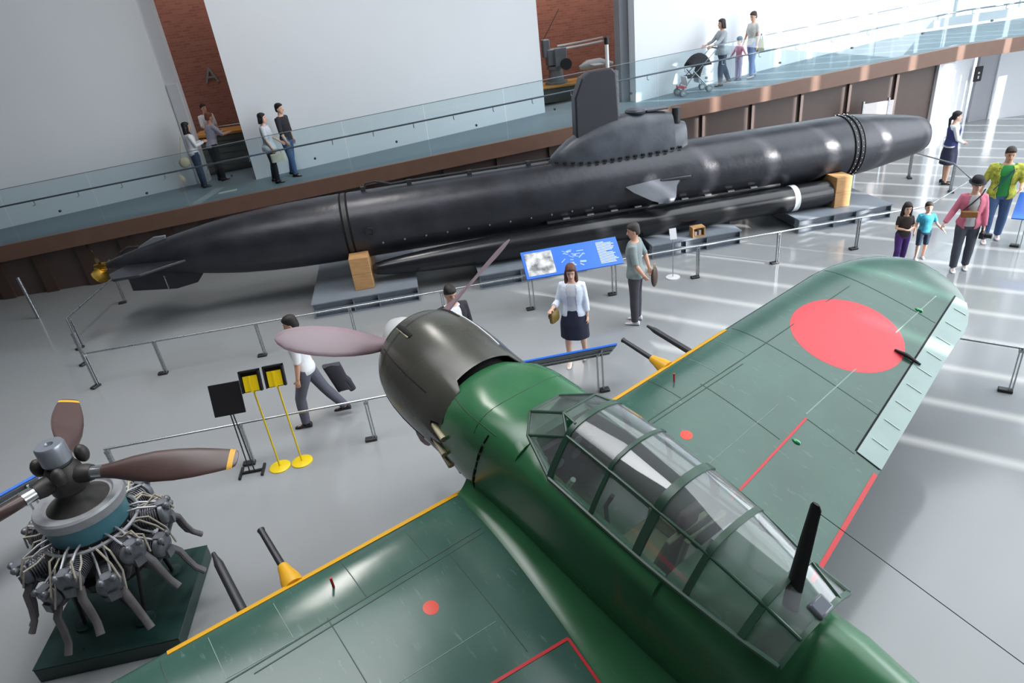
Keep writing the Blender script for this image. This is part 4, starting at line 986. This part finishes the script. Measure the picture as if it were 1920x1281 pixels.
def person(label, loc, face, h, top=None, bottom=None, shoes='#2b2b2e', hair=('short', '#1d1715'), arms=None, legs=None, lean=0, head=(0, 0), girl=False, skin=None, sleeve=.45, kind='trousers', trouser_len=1.0, skirt_z=.50, outer=None, socks=None, hat=None, group='museum visitors', wide=1.0, top_len=0, child=False, tilt=0):
    """facing local +Y; right hand side is +X.  arms/legs: {'R': (upper dir, lower dir), 'L': ...}"""
    k = h/1.70; sk = skin or skin_m
    hk = 1.28 if child else 1.0                       # children: larger head
    sw = (.150 if girl else .175)*wide
    hw = .088
    aD = {'R': ((.16, 0, -1), (.06, .12, -1)), 'L': ((-.16, 0, -1), (-.06, .12, -1))}; aD.update(arms or {})
    lD = {'R': ((.03, 0, -1), (.0, 0, -1)), 'L': ((-.03, 0, -1), (0, 0, -1))}; lD.update(legs or {})
    nz = lambda v: V(*v).normalized()
    # pelvis height so that the lower foot touches the floor
    TH, SH, AN = .415, .40, .075
    ext = {s: nz(lD[s][0])*TH+nz(lD[s][1])*SH for s in 'RL'}
    pz = max(-ext[s].z for s in 'RL')+AN
    P = V(0, 0, pz+.04)
    ln = lambda z: math.tan(lean)*max(0, z-.9)         # forward lean of the upper body
    def T(x, y, z):                                    # upper-body point (z in the standing frame, pelvis .93)
        return V(x, y+ln(z), z-.93+P.z)
    f = .94 if girl else 1.0
    tors = [(.82, .12, .095, 0), (.87, .155, .112, -.005), (.93, .163 if not girl else .17, .118, -.01), (1.0, .148*f, .105, 0), (1.07, .135*f*f, .096, .005), (1.16, .148*f, .104, .01), (1.25, .163*f, .112, .012), (1.33, .172*f, .105, .005), (1.385, .155*f, .09, 0), (1.42, .10, .075, -.005), (1.445, .062, .060, -.006), (1.50, .052, .054, .0)]
    def trunk(mb, z0, z1, g, flare=0):
        rr = [t for t in tors if z0-.001 <= t[0] <= z1+.001]
        rings = [[T((a+g+flare*max(0, 1.0-z))*wide*math.cos(2*PI*j/20), c+(b+g+flare*max(0, 1.0-z))*math.sin(2*PI*j/20), z) for j in range(20)] for z, a, b, c in rr]
        mb.loft(rings)
    sh = {'R': T(sw, -.005, 1.37), 'L': T(-sw, -.005, 1.37)}
    el = {s: sh[s]+nz(aD[s][0])*.275 for s in 'RL'}; wr = {s: el[s]+nz(aD[s][1])*.235 for s in 'RL'}
    hp = {'R': P+V(hw, 0, -.04), 'L': P+V(-hw, 0, -.04)}
    kn = {s: hp[s]+nz(lD[s][0])*TH for s in 'RL'}; ak = {s: kn[s]+nz(lD[s][1])*SH for s in 'RL'}
    def arm(mb, s, g, frac):
        """frac 0..1 of the arm that is covered"""
        pts = [T((sw-.07)*(1 if s == 'R' else -1), -.005, 1.37), sh[s]]; rr = [.058, .056]
        for t, r in ((.35, .047), (.7, .042), (1, .039)): pts.append(sh[s].lerp(el[s], t)); rr.append(r)
        for t, r in ((.3, .039), (.65, .033), (1, .027)): pts.append(el[s].lerp(wr[s], t)); rr.append(r)
        n = max(3, round(2+frac*6)); mb.tube(pts[:n], [r*(.9 if girl else 1)+g for r in rr[:n]], 10)
    def leg(mb, s, g, frac, flare=0):
        pts = [hp[s]+V(0, 0, .06)]; rr = [.085]
        for t, r in ((.25, .083), (.6, .066), (1, .054)): pts.append(hp[s].lerp(kn[s], t)); rr.append(r)
        for t, r in ((.3, .053), (.65, .042), (1, .034)): pts.append(kn[s].lerp(ak[s], t)); rr.append(r)
        n = max(3, round(1+frac*6)); mb.tube(pts[:n], [r+g+flare*i/6 for i, r in enumerate(rr[:n])], 12)
    body = MB(); trunk(body, .82, 1.50, -.006)
    for s in 'RL':
        arm(body, s, 0, 1); leg(body, s, 0, 1)
        # foot
        a = ak[s]; body.tube([a+V(0, 0, .02), a+V(0, -.01, -.03), a+V(0, .05, -.052), a+V(0, .13, -.058)], [.034, .036, .032, .022], 10)
        # hand: palm, four fingers, thumb
        d = (wr[s]-el[s]).normalized(); sd = 1 if s == 'R' else -1
        side = V(0, 1, 0)-d*d.y; side = side.normalized() if side.length > .2 else V(sd, 0, 0)
        nrm = d.cross(side).normalized(); w0 = wr[s]
        body.tube([w0-d*.01, w0+d*.03, w0+d*.075], [.024, .034, .035], 10, flat=.55, up=tuple(nrm))
        inw = V(-sd, 0, 0); inw = (inw-d*inw.dot(d)).normalized() if abs(inw.dot(d)) < .95 else nrm
        for i, (o, L) in enumerate(((.026, .062), (.009, .072), (-.009, .067), (-.026, .05))):
            b0 = w0+d*.072+side*o; b1 = b0+d*L*.5+side*o*.15+inw*.004; b2 = b1+d*L*.42+inw*.022
            body.tube([b0, b1, b2], [.0105, .0098, .008], 7)
        t0 = w0+d*.03+side*.028; body.tube([t0, t0+d*.03+side*.022+inw*.01, t0+d*.055+side*.026+inw*.022], [.012, .0105, .008], 7)
    # head
    hc = T(0, .012, 1.50)+V(0, 0, .095*hk)
    Rh = Matrix.Rotation(math.radians(head[0]), 3, 'Z') @ Matrix.Rotation(math.radians(head[1]), 3, 'X')
    H = lambda x, y, z: hc+Rh @ (V(x, y, z)*hk)
    rings = []
    for z, a, b, c in ((-.118, .018, .022, .05), (-.108, .036, .045, .035), (-.085, .050, .062, .022), (-.05, .062, .076, .012), (-.01, .069, .086, .004), (.03, .072, .092, -.002), (.065, .070, .09, -.004), (.092, .058, .076, -.005), (.108, .038, .05, -.006), (.115, .012, .016, -.006)):
        rings.append([H(a*math.cos(2*PI*j/20), c+b*math.sin(2*PI*j/20), z) for j in range(20)])
    body.loft(rings)
    body.tube([H(0, .086, .01), H(0, .100, -.015), H(0, .108, -.034), H(0, .088, -.044)], [.008, .012, .015, .010], 8)   # nose
    for s in (1, -1): body.loft([[H(s*(.066+.012*q), -.005+.020*math.cos(2*PI*j/10)*(1-.3*q), -.012+.032*math.sin(2*PI*j/10)*(1-.2*q)) for j in range(10)] for q in (0, 1)])   # ears
    body.tube([T(0, 0, 1.46), H(0, -.012, -.06)], [.052, .052], 12)
    body.v = [tuple(Vector(p)*k) for p in body.v]
    o = vmesh('person', remesh(body, .0085*max(k, .75), 2), sk, None)
    o.location = loc; o.rotation_euler = (0, tilt, math.radians(face-90)); tag(o, label, 'person', group)
    def add(mb, name, m, vox=None, sm=2):
        mb.v = [tuple(Vector(p)*k) for p in mb.v]
        return vmesh(name, remesh(mb, vox*max(k, .75), sm), m, o) if vox else mb.build(name, m, o, angle=60)
    for s in (1, -1): add(MB().ball(tuple(H(s*.029, .083, .004)), (.011*hk, .006*hk, .0055*hk), 8, 6), 'eye', mat('eye_dark', '#241c1a', .3))
    for s in (1, -1): add(MB().tube([H(s*.016, .087, .024), H(s*.03, .086, .028), H(s*.045, .076, .022)], .0035*hk, 6), 'eyebrow', mat('brow', '#2a201c', .8))
    add(MB().tube([H(-.022, .083, -.068), H(0, .090, -.067), H(.022, .083, -.068)], [.003*hk, .0055*hk, .003*hk], 6), 'mouth', mat('lips', '#b0655c', .5))
    # clothes
    if top:
        mb = MB(); trunk(mb, .87 if not top_len else .82, 1.42, .020, top_len)
        for s in 'RL': arm(mb, s, .013, sleeve)
        add(mb, 'shirt', top, .013)
    if outer:
        om, olen, osl = outer; mb = MB()
        rr = [t for t in tors if .82 <= t[0] <= 1.43]; rings = []
        for z, a, b, c in rr:
            ring = []
            for j in range(25):                         # open at the front
                t = PI/2+.42+(2*PI-.84)*j/24; g = .029+olen*max(0, 1.0-z)
                ring.append(T((a+g)*wide*math.cos(t), c+(b+g)*math.sin(t), z))
            ring += [T((a+.018)*wide*math.cos(PI/2+.42+(2*PI-.84)*j/24), c+(b+.018)*math.sin(PI/2+.42+(2*PI-.84)*j/24), z) for j in range(24, -1, -1)]
            rings.append(ring)
        mb.loft(rings)
        for s in 'RL': arm(mb, s, .020, osl)
        add(mb, 'jacket', om, .012)
    if bottom:
        mb = MB()
        if kind == 'trousers':
            trunk(mb, .82, 1.0, .014)
            for s in 'RL': leg(mb, s, .016, trouser_len, .012)
        else:
            rings = []
            for i in range(7):
                z = 1.0+(skirt_z-1.0)*i/6; u = i/6
                a = .145+.02+.05*min(1, u*2)+.015*u; b = .105+.02+.035*min(1, u*2)+.02*u
                rings.append([T(a*math.cos(2*PI*j/28)*(1+.02*math.sin(7*2*PI*j/28)*u), b*math.sin(2*PI*j/28)*(1+.02*math.sin(7*2*PI*j/28)*u), z) for j in range(28)])
            mb.loft(rings)
        add(mb, 'trousers' if kind == 'trousers' else 'skirt', bottom, .013)
    if socks:
        for s in 'RL': mb = MB(); leg(mb, s, .006, 1); add(mb, 'stocking', socks, .011)
    sm_ = mat('shoe_'+shoes.strip('#'), shoes, .5)
    for s in 'RL':
        a = ak[s]; mb = MB(); rings = []
        for y, wd, zt in ((-.075, .028, -.005), (-.06, .036, .012), (-.02, .038, .015), (.03, .038, -.012), (.09, .043, -.032), (.14, .038, -.042), (.168, .02, -.055)):
            rings.append([a+V(wd*math.cos(2*PI*j/12), y, (-.073+zt)/2+(zt+.073)/2*math.sin(2*PI*j/12)) for j in range(12)])
        mb.loft(rings); add(mb, 'shoe', sm_)
    # hair
    if hair:
        st_, hcx = hair; hm_ = mat('hair_'+hcx.strip('#'), hcx, .65, var=.2, scale=20, stretch=(6, 6, 1)); mb = MB()
        rings = []
        for z, a, b, c in ((-.07, .055, .04, -.055), (-.04, .068, .062, -.04), (0, .078, .080, -.026), (.04, .081, .094, -.014), (.075, .079, .099, -.008), (.105, .066, .084, -.008), (.125, .043, .055, -.008), (.134, .012, .015, -.008)):
            rings.append([H(a*math.cos(2*PI*j/20), c+b*math.sin(2*PI*j/20), z) for j in range(20)])
        mb.loft(rings)
        mb.tube([H(-.056, .055, .078), H(-.02, .076, .086), H(.03, .074, .084), H(.058, .052, .074)], [.016, .015, .015, .016], 8)
        if st_ in ('long', 'bob'):
            zl = -.33 if st_ == 'long' else -.125
            pr = []
            for i in range(6):
                u = i/5; z = .04+(zl-.04)*u
                a = .084+.012*math.sin(PI*u); b = .055 + .01*u
                pr.append([H(a*math.cos(2*PI*j/18), -.045-.012*u+b*math.sin(2*PI*j/18), z) for j in range(18)])
            mb.loft(pr)
            for s in (1, -1):
                mb.tube([H(s*.07, .03, .05), H(s*.079, .02, -.03), H(s*.08, .0, -.10), H(s*.078, .075 if st_ == 'long' else -.01, zl*.8), H(s*.07, .10 if st_ == 'long' else -.01, zl*(1.05 if st_ == 'long' else .9))], [.02, .026, .03, .03 if st_ == 'long' else .024, .012], 8)
        if st_ == 'tail': mb.tube([H(0, -.09, .0), H(0, -.13, -.05), H(0, -.12, -.2), H(.02, -.10, -.34)], [.03, .032, .028, .012], 10)
        add(mb, 'hair', hm_, .011)
    if hat:
        ht, hc_ = hat; hm_ = cloth('hat_'+hc_.strip('#'), hc_); mb = MB()
        if ht == 'bowler':
            for ring in ((0,),): pass
            rings = [[H(r*math.cos(2*PI*j/24), -.004+r*1.15*math.sin(2*PI*j/24), z) for j in range(24)] for z, r in ((.045, .085), (.04, .13), (.048, .132), (.06, .094), (.11, .092), (.14, .075), (.15, .03))]
        else:
            rings = [[H(r*math.cos(2*PI*j/24), -.004+r*1.18*math.sin(2*PI*j/24), z) for j in range(24)] for z, r in ((.03, .088), (.06, .094), (.1, .088), (.13, .06), (.145, .02))]
        mb.loft(rings); add(mb, 'hat', hm_)
    o['_wr'] = 0
    del o['_wr']
    M = Matrix.Translation(loc) @ o.rotation_euler.to_matrix().to_4x4()
    return o, {s: M @ (wr[s]*k) for s in 'RL'}, (lambda x, y, z: M @ (T(x, y, z)*k))

navy = cloth('navy_cloth', '#23263a'); whitec = cloth('white_cloth', '#e3e4e8', var=.04); greyt = cloth('grey_trousers_cloth', '#5d5e6b'); jeans = cloth('denim', '#4a648e', var=.15); jeansd = cloth('dark_denim', '#31415a', var=.12)
blackc = cloth('black_cloth', '#222126'); charc = cloth('charcoal_cloth', '#45434c'); grn = cloth('grey_green_tee', '#869293'); pink = cloth('pink_cloth', '#d3758c', var=.1); tan_c = mat('tan_leather', '#a08558', .55); cream = cloth('cream_bag_cloth', '#d9d2bf')
# --- on the hall floor
walk, wr_, _ = person('man in white shirt and grey trousers striding left behind the propeller blade', (4.20, -4.88, 0), 176, 1.69, top=whitec, bottom=greyt, shoes='#1d1c20', hair=('short', '#18120f'), sleeve=.42,
    legs={'L': ((-.02, .38, -1), (0, .06, -1)), 'R': ((.03, -.42, -1), (0, -.62, -1))}, arms={'L': ((-.14, .08, -1), (-.05, .22, -1)), 'R': ((.16, -.10, -1), (.04, -.05, -1))}, head=(0, -14))
jk = thing('folded_jacket', 'dark grey jacket carried at the side of the striding man', 'jacket', (4.52, -4.70, .46))
MB().loft([[(.13*math.cos(t)*(1-.15*u)+.10*u, .05*math.sin(t), .30-.42*u+.02*math.sin(3*t)) for t in [2*PI*j/16 for j in range(16)]] for u in (0, .25, .5, .75, 1)]).build('jacket_body', cloth('jacket_dark', '#3b3a44'), jk, angle=80)
MB().tube([(.05, 0, .18), (.16, .02, .0), (.2, .03, -.16)], [.05, .055, .05], 10).build('jacket_sleeve', cloth('jacket_dark', '#3b3a44'), jk)
person('man in black jacket over white shirt half hidden behind the cowling', (6.30, -4.88, 0), 292, 1.71, top=whitec, bottom=blackc, outer=(cloth('black_suit', '#26242c'), .05, 1.0), hair=('short', '#120f10'), head=(0, -18), lean=.05)
wom, ww, wT = person('woman with long brown hair, white cardigan and navy skirt', (8.06, -4.62, 0), 246, 1.60, top=cloth('pale_blouse', '#cfd3da'), bottom=navy, kind='skirt', skirt_z=.50, outer=(cloth('pale_blue_cardigan', '#dfe8f4', var=.05), .06, .8), hair=('long', '#5a352a'), girl=True, skin=skin_p, shoes='#d8d2cc',
    arms={'R': ((.30, .12, -1), (.25, .95, -.10)), 'L': ((-.16, .02, -1), (-.08, .10, -1))}, legs={'R': ((.04, .18, -1), (0, .0, -1)), 'L': ((-.04, -.20, -1), (0, -.28, -1))}, head=(8, -12))
cl = thing('clutch_bag', 'olive brown clutch bag held by the woman in the navy skirt', 'bag', tuple(ww['R']+Vector((.03, 0, -.12))), math.radians(246-90+70))
MB().loft([[(.13*c*(1-.3*abs(u)), .03*u*1.0, .10*s*(1-.2*abs(u))) for c, s in [(math.copysign(abs(math.cos(t))**.5, math.cos(t)), math.copysign(abs(math.sin(t))**.5, math.sin(t))) for t in [2*PI*j/20 for j in range(20)]]] for u in (-1, -.5, .5, 1)]).build('bag_body', mat('olive_leather', '#7a6428', .5), cl, angle=60)
MB().box((0, -.034, .03), (.2, .008, .06)).build('bag_flap', mat('olive_leather_dark', '#5e4c1f', .5), cl)
man, mw, mT = person('man in grey T-shirt and dark trousers standing with hands behind his back', (9.33, -3.70, 0), 148, 1.70, top=grn, bottom=charc, shoes='#cfd0da', hair=('short', '#3a332f'), sleeve=.42, wide=1.05, top_len=.12,
    arms={'R': ((.30, -.42, -1), (-.35, -.35, -.9)), 'L': ((-.25, -.25, -1), (.35, -.42, -.8))}, head=(22, -10))
fb = thing('round_bag', 'dark brown bag held behind the man in the grey T-shirt', 'bag', tuple(mw['R']+Vector((.07, -.05, -.16))), .9)
MB().ball((0, 0, 0), (.12, .045, .17), 18, 12).build('bag_body', mat('dark_brown_leather', '#3f2d26', .5), fb)
MB().tube([(-.05, 0, .15), (-.03, 0, .22), (.03, 0, .22), (.05, 0, .15)], .009, 6).build('bag_handle', mat('tan_leather', '#a08558', .55), fb)
gd, gw, _ = person('museum guide in navy uniform vest and skirt by the submarine bow', (18.22, .22, 0), -28, 1.61, top=cloth('guide_white', '#dfe4ee'), bottom=cloth('uniform_navy', '#2b2d47'), kind='skirt', skirt_z=.50, girl=True, skin=skin_p, hair=('tail', '#15121a'), shoes='#1a1a22', sleeve=1.0,
    arms={'R': ((.18, .25, -1), (-.55, .75, -.5)), 'L': ((-.18, .25, -1), (.55, .75, -.5))})
# vest over the blouse
MB().loft([[(a*math.cos(2*PI*j/24), c+b*math.sin(2*PI*j/24), z) for j in range(24)] for z, a, b, c in ((.90, .182, .138, -.01), (.98, .168, .128, 0), (1.05, .16, .124, .005), (1.15, .165, .132, .01), (1.23, .172, .138, .01), (1.29, .135, .125, .005), (1.32, .10, .105, 0))]).build('vest', cloth('uniform_vest', '#333b6e'), gd, angle=70)
pw, pk, pT = person('visitor in pink jacket and black bowler hat leading a small boy', (15.02, -3.98, 0), 236, 1.60, top=cloth('pale_grey_tee', '#c9c6c8'), bottom=cloth('grey_jeans', '#4e525e'), outer=(pink, .04, 1.0), hair=('short', '#2a2022'), girl=True, skin=skin_p, hat=('bowler', '#1d1d22'), shoes='#e4e4ea',
    arms={'R': ((.45, .05, -1), (.40, .25, -.75)), 'L': ((-.22, .0, -1), (-.08, .25, -1))}, legs={'R': ((.03, .08, -1), (0, -.02, -1)), 'L': ((-.03, -.10, -1), (0, -.18, -1))}, head=(6, -10))
sl_ = thing('shoulder_bag', 'brown pouch on a black strap across the pink jacket', 'bag', tuple(pT(.05, .19, 1.12)), math.radians(236-90))
MB().box((0, 0, 0), (.24, .06, .11)).build('pouch', mat('brown_leather', '#8a5a2c', .5), sl_, bevel=.02)
MB().tube([(.1, -.02, .05), (0, -.03, .16), (-.12, -.06, .30), (-.17, -.16, .37)], .018, 8, flat=.5).build('strap', blackm, sl_)
cmr = thing('handheld_camera', 'black camera held low by the visitor in the pink jacket', 'camera', tuple(pk['L']+Vector((0, 0, -.16))), .6)
MB().box((0, 0, 0), (.14, .07, .10)).box((0, 0, .06), (.06, .05, .04)).build('camera_body', blackm, cmr, bevel=.012)
MB().lathe([(-.14, .036), (-.13, .042), (-.03, .042)], (0, 0, 0), 'y', 16).build('lens', blackm, cmr)
MB().tube([(-.07, 0, .04), (-.05, 0, .13), (.05, 0, .13), (.07, 0, .04)], .008, 6).build('camera_strap', blackm, cmr)
teal = cloth('turquoise_print', '#3fa3bf', var=.35, scale=14)
person('small boy in turquoise printed T-shirt and dark shorts', (14.80, -3.32, 0), 244, 1.02, top=teal, bottom=cloth('dark_shorts', '#2f3f55'), trouser_len=.52, hair=('short', '#2b1e1b'), child=True, shoes='#b9c4d6', sleeve=.4, arms={'L': ((-.40, .15, -.9), (-.6, .3, -.6)), 'R': ((.25, .05, -1), (.15, .15, -1))}, legs={'R': ((.05, .12, -1), (0, -.1, -1)), 'L': ((-.05, -.1, -1), (0, -.2, -1))}, skin=skin_p)
person('little girl in black top and purple trousers with hands together', (14.30, -3.42, 0), 250, 1.12, top=cloth('black_gold_tee', '#332c29', var=.4, scale=12), bottom=cloth('purple_cloth', '#4d2f74'), hair=('long', '#1c1414'), girl=True, child=True, shoes='#c9b9c4', sleeve=.35, arms={'R': ((.22, .2, -1), (-.6, .75, .05)), 'L': ((-.22, .2, -1), (.6, .75, .05))}, legs={'R': ((.05, .25, -1), (0, -.2, -1)), 'L': ((-.05, -.12, -1), (0, -.2, -1))}, skin=skin_p, head=(0, -8))
plaid = cloth('yellow_green_plaid', '#b0b447', var=.45, scale=16)
gm_, gmw, gT = person('man in yellow green plaid shirt over a green T-shirt and blue jeans', (16.42, -3.10, 0), 232, 1.72, top=cloth('bright_green_tee', '#2f8f4a'), bottom=jeans, outer=(plaid, .06, .5), hair=('short', '#2d2320'), shoes='#e6d9de', wide=1.12,
    arms={'R': ((.35, .0, -1), (.2, .25, -1)), 'L': ((-.3, .3, -1), (.2, .9, -.2))}, legs={'R': ((.06, .22, -1), (0, -.05, -1)), 'L': ((-.05, -.12, -1), (0, -.3, -1))}, head=(5, -12))
MB().tube([(.15, .155, 1.0), (.02, .175, 1.2), (-.1, .14, 1.36)], .022, 8, flat=.4).build('bag_strap', mat('strap_navy', '#283a6a', .6), gm_)
# --- on the ramp
rz_ = ramp_z
person('woman with black bob in a pale top, cream bag and black leggings on the ramp', (2.98, 3.66, rz_(2.98)+.0), -8, 1.60, top=cloth('pale_grey_top', '#c3c8d0'), bottom=blackc, hair=('bob', '#151114'), girl=True, skin=skin_p, shoes='#1a191c', top_len=.35, sleeve=.45, arms={'R': ((.16, .12, -1), (.0, .45, -1)), 'L': ((-.16, .3, -1), (.1, .8, -.6))}, legs={'R': ((.03, .06, -1), (0, -.02, -1)), 'L': ((-.03, -.12, -1), (0, -.2, -1))})
cbg = thing('tote_bag', 'cream tote bag at the side of the woman with the black bob', 'bag', (3.16, 3.42, rz_(3.1)+.60), .25)
MB().loft([[(.17*c, .055*s, z) for c, s in [(math.copysign(abs(math.cos(t))**.6, math.cos(t)), math.copysign(abs(math.sin(t))**.6, math.sin(t))) for t in [2*PI*j/20 for j in range(20)]]] for z in (-.08, -.05, .06, .10)]).build('bag_body', cream, cbg, angle=60)
MB().tube([(-.1, 0, .09), (-.07, 0, .2), (.07, 0, .2), (.1, 0, .09)], .008, 6).build('bag_handle', tan_c, cbg)
person('young man in black shirt and blue jeans on the ramp', (3.36, 4.02, rz_(3.36)), -25, 1.70, top=cloth('black_shirt', '#25242a'), bottom=jeans, hair=('short', '#141012'), shoes='#1d1c1f', sleeve=.75, skin=skin_p, legs={'R': ((.03, .12, -1), (0, .02, -1)), 'L': ((-.03, -.14, -1), (0, -.25, -1))}, arms={'R': ((.2, .15, -1), (.0, .4, -1))})
p1o, p1w, _ = person('woman with long black hair in white blouse and dark jeans at the left opening', (.92, 4.95, rz_(.92)), 25, 1.60, top=whitec, bottom=jeansd, hair=('long', '#141013'), girl=True, shoes='#22222a', sleeve=.95, arms={'R': ((.18, .3, -1), (-.3, .8, .2)), 'L': ((-.18, .3, -1), (.3, .8, .2))})
bpk = thing('shoulder_bag', 'beige bag hanging at the hip of the woman in the white blouse', 'bag', (.70, 4.74, rz_(.70)+.72), .5)
MB().ball((0, 0, 0), (.14, .07, .13), 16, 10).build('bag_body', mat('beige_canvas', '#b9ab92', .7), bpk)
MB().tube([(-.06, 0, .1), (.02, .02, .35), (.10, .05, .60)], .012, 6).build('strap', mat('beige_canvas', '#b9ab92', .7), bpk)
person('man in lilac shirt leaning towards the orange topped counter', (1.28, 5.40, rz_(1.28)), 38, 1.67, top=cloth('lilac_shirt', '#a9a9bd'), bottom=blackc, hair=('short', '#7a4a35'), shoes='#1b1a1d', sleeve=.5, lean=.22, arms={'R': ((.2, .55, -.8), (-.1, .9, .1)), 'L': ((-.2, .55, -.8), (.1, .9, .1))}, head=(0, -10))
person('person in white shirt and jeans beside the far brick wall', (.62, 8.3, rz_(1.0)-.05), -50, 1.70, top=whitec, bottom=jeans, hair=('short', '#1f1917'), sleeve=.5, arms={'R': ((.2, .3, -1), (-.2, .7, -.3))})
stw, sw_, _ = person('woman in grey tunic and dark jeans pushing the pushchair', (14.62, 4.30, rz_(14.62)), 184, 1.60, top=cloth('grey_tunic', '#a7adb4', var=.12), bottom=jeansd, hair=('bob', '#2a1e22'), girl=True, skin=skin_p, shoes='#2a2022', top_len=.5, sleeve=.85, arms={'R': ((.12, .75, -.8), (.0, .9, -.35)), 'L': ((-.12, .75, -.8), (0, .9, -.35))}, legs={'L': ((-.03, .25, -1), (0, -.02, -1)), 'R': ((.03, -.28, -1), (0, -.45, -1))}, lean=.06)
person('toddler in pink top and pale trousers with a grey cap', (15.22, 4.55, rz_(15.22)), 200, 1.02, top=cloth('pink_top', '#d78aa0'), bottom=cloth('lilac_trousers', '#c9b9d4'), hair=('short', '#2e2624'), hat=('cap', '#6f8794'), child=True, girl=True, skin=skin_p, sleeve=.8, shoes='#5b6b78', arms={'R': ((.5, .1, -.8), (.5, .2, -.7)), 'L': ((-.6, .1, -.7), (-.3, .1, -.2))})
ld, lw, _ = person('woman in white top with brown hair and light jeans walking up the ramp', (15.58, 4.55, rz_(15.58)), 196, 1.60, top=cloth('grey_white_top', '#c9c8c4', var=.15), bottom=cloth('light_denim', '#8fa3cf', var=.1), hair=('short', '#3d2a26'), girl=True, skin=skin_p, shoes='#c9c3c3', sleeve=.4, arms={'R': ((.2, .2, -1), (.1, .4, -1))}, legs={'L': ((-.05, .22, -1), (0, .0, -1)), 'R': ((.05, -.22, -1), (0, -.35, -1))}, head=(0, -14))
hb = thing('handbag', 'olive handbag on the arm of the woman in light jeans', 'bag', (15.74, 4.40, rz_(15.74)+.70), .3)
MB().loft([[(.13*c*(1-.5*u), .06*s*(1-.6*u), -.1+.34*u) for c, s in [(math.cos(t), math.sin(t)) for t in [2*PI*j/18 for j in range(18)]]] for u in (0, .1, .5, .8, 1)]).build('bag_body', mat('olive_canvas', '#8d8a6c', .7), hb, angle=70)
MB().tube([(-.05, 0, .22), (0, 0, .36), (.05, 0, .22)], .01, 6).build('bag_handle', mat('dark_canvas', '#4a4a40', .7), hb)
# pushchair
PX, PY = 13.72, 4.05
pc = thing('pushchair', 'folding pushchair with dark hood and red trim pushed up the ramp', 'pushchair', (PX, PY, rz_(PX)), 0)
wh = mat('pushchair_tyre', '#7d8288', .6); redf = mat('pushchair_red', '#b8323c', .5); palef = cloth('pushchair_white', '#d9dde0'); dkf = cloth('pushchair_dark', '#2f2a30')
dz_ = lambda x: .0535*x
for x, ys2 in ((-.36, (-.22, -.14, .14, .22)), (.34, (-.24, -.17, .17, .24))):
    for y in ys2:
        w_ = MB().lathe([(-.014, .045), (-.018, .07), (-.012, .082), (.012, .082), (.018, .07), (.014, .045)], (x, y, .083+dz_(x)), 'y', 18).build('wheel', wh, pc)
        MB().lathe([(-.016, .045), (.016, .045)], (x, y, .083+dz_(x)), 'y', 12).build('wheel_hub', steel, w_)
for y in (-.2, .2):
    MB().tube([(-.36, y, .12), (-.1, y, .45), (.3, y, .80), (.52, y, 1.0)], .013, 8).build('frame_tube', steel, pc)
    MB().tube([(.34, y, .12), (.05, y, .42), (-.1, y, .58)], .013, 8).build('frame_tube', steel, pc)
    MB().tube([(-.36, y, .12), (-.36, y, .22)], .02, 8).build('fork', redf, pc)
MB().tube([(.52, -.2, 1.0), (.58, -.18, 1.02), (.58, .18, 1.02), (.52, .2, 1.0)], .016, 8).build('handle', dkf, pc)
MB().box((-.05, 0, .42), (.36, .36, .05)).box((.16, 0, .62), (.06, .36, .42), ry=.35).build('seat', dkf, pc, bevel=.02)
MB().box((-.24, 0, .34), (.05, .34, .24), ry=-.2).build('leg_rest', palef, pc, bevel=.02)
MB().box((-.32, 0, .19), (.16, .32, .03)).build('footboard', redf, pc, bevel=.01)
rings = []
for i in range(9):
    a = math.radians(20+140*i/8); rings.append([(.12-.34*math.cos(a)*math.sin(b)*0-.30*math.cos(a), .21*math.cos(b), .66+.30*math.sin(a)*math.sin(b)) for b in [PI*j/10 for j in range(11)]])
hd_ = MB().loft(rings, closed=False); ho = hd_.build('hood', dkf, pc, angle=70); so_ = ho.modifiers.new('thick', 'SOLIDIFY'); so_.thickness = .012
MB().box((.22, 0, .34), (.3, .32, .18)).build('basket', palef, pc, bevel=.03)
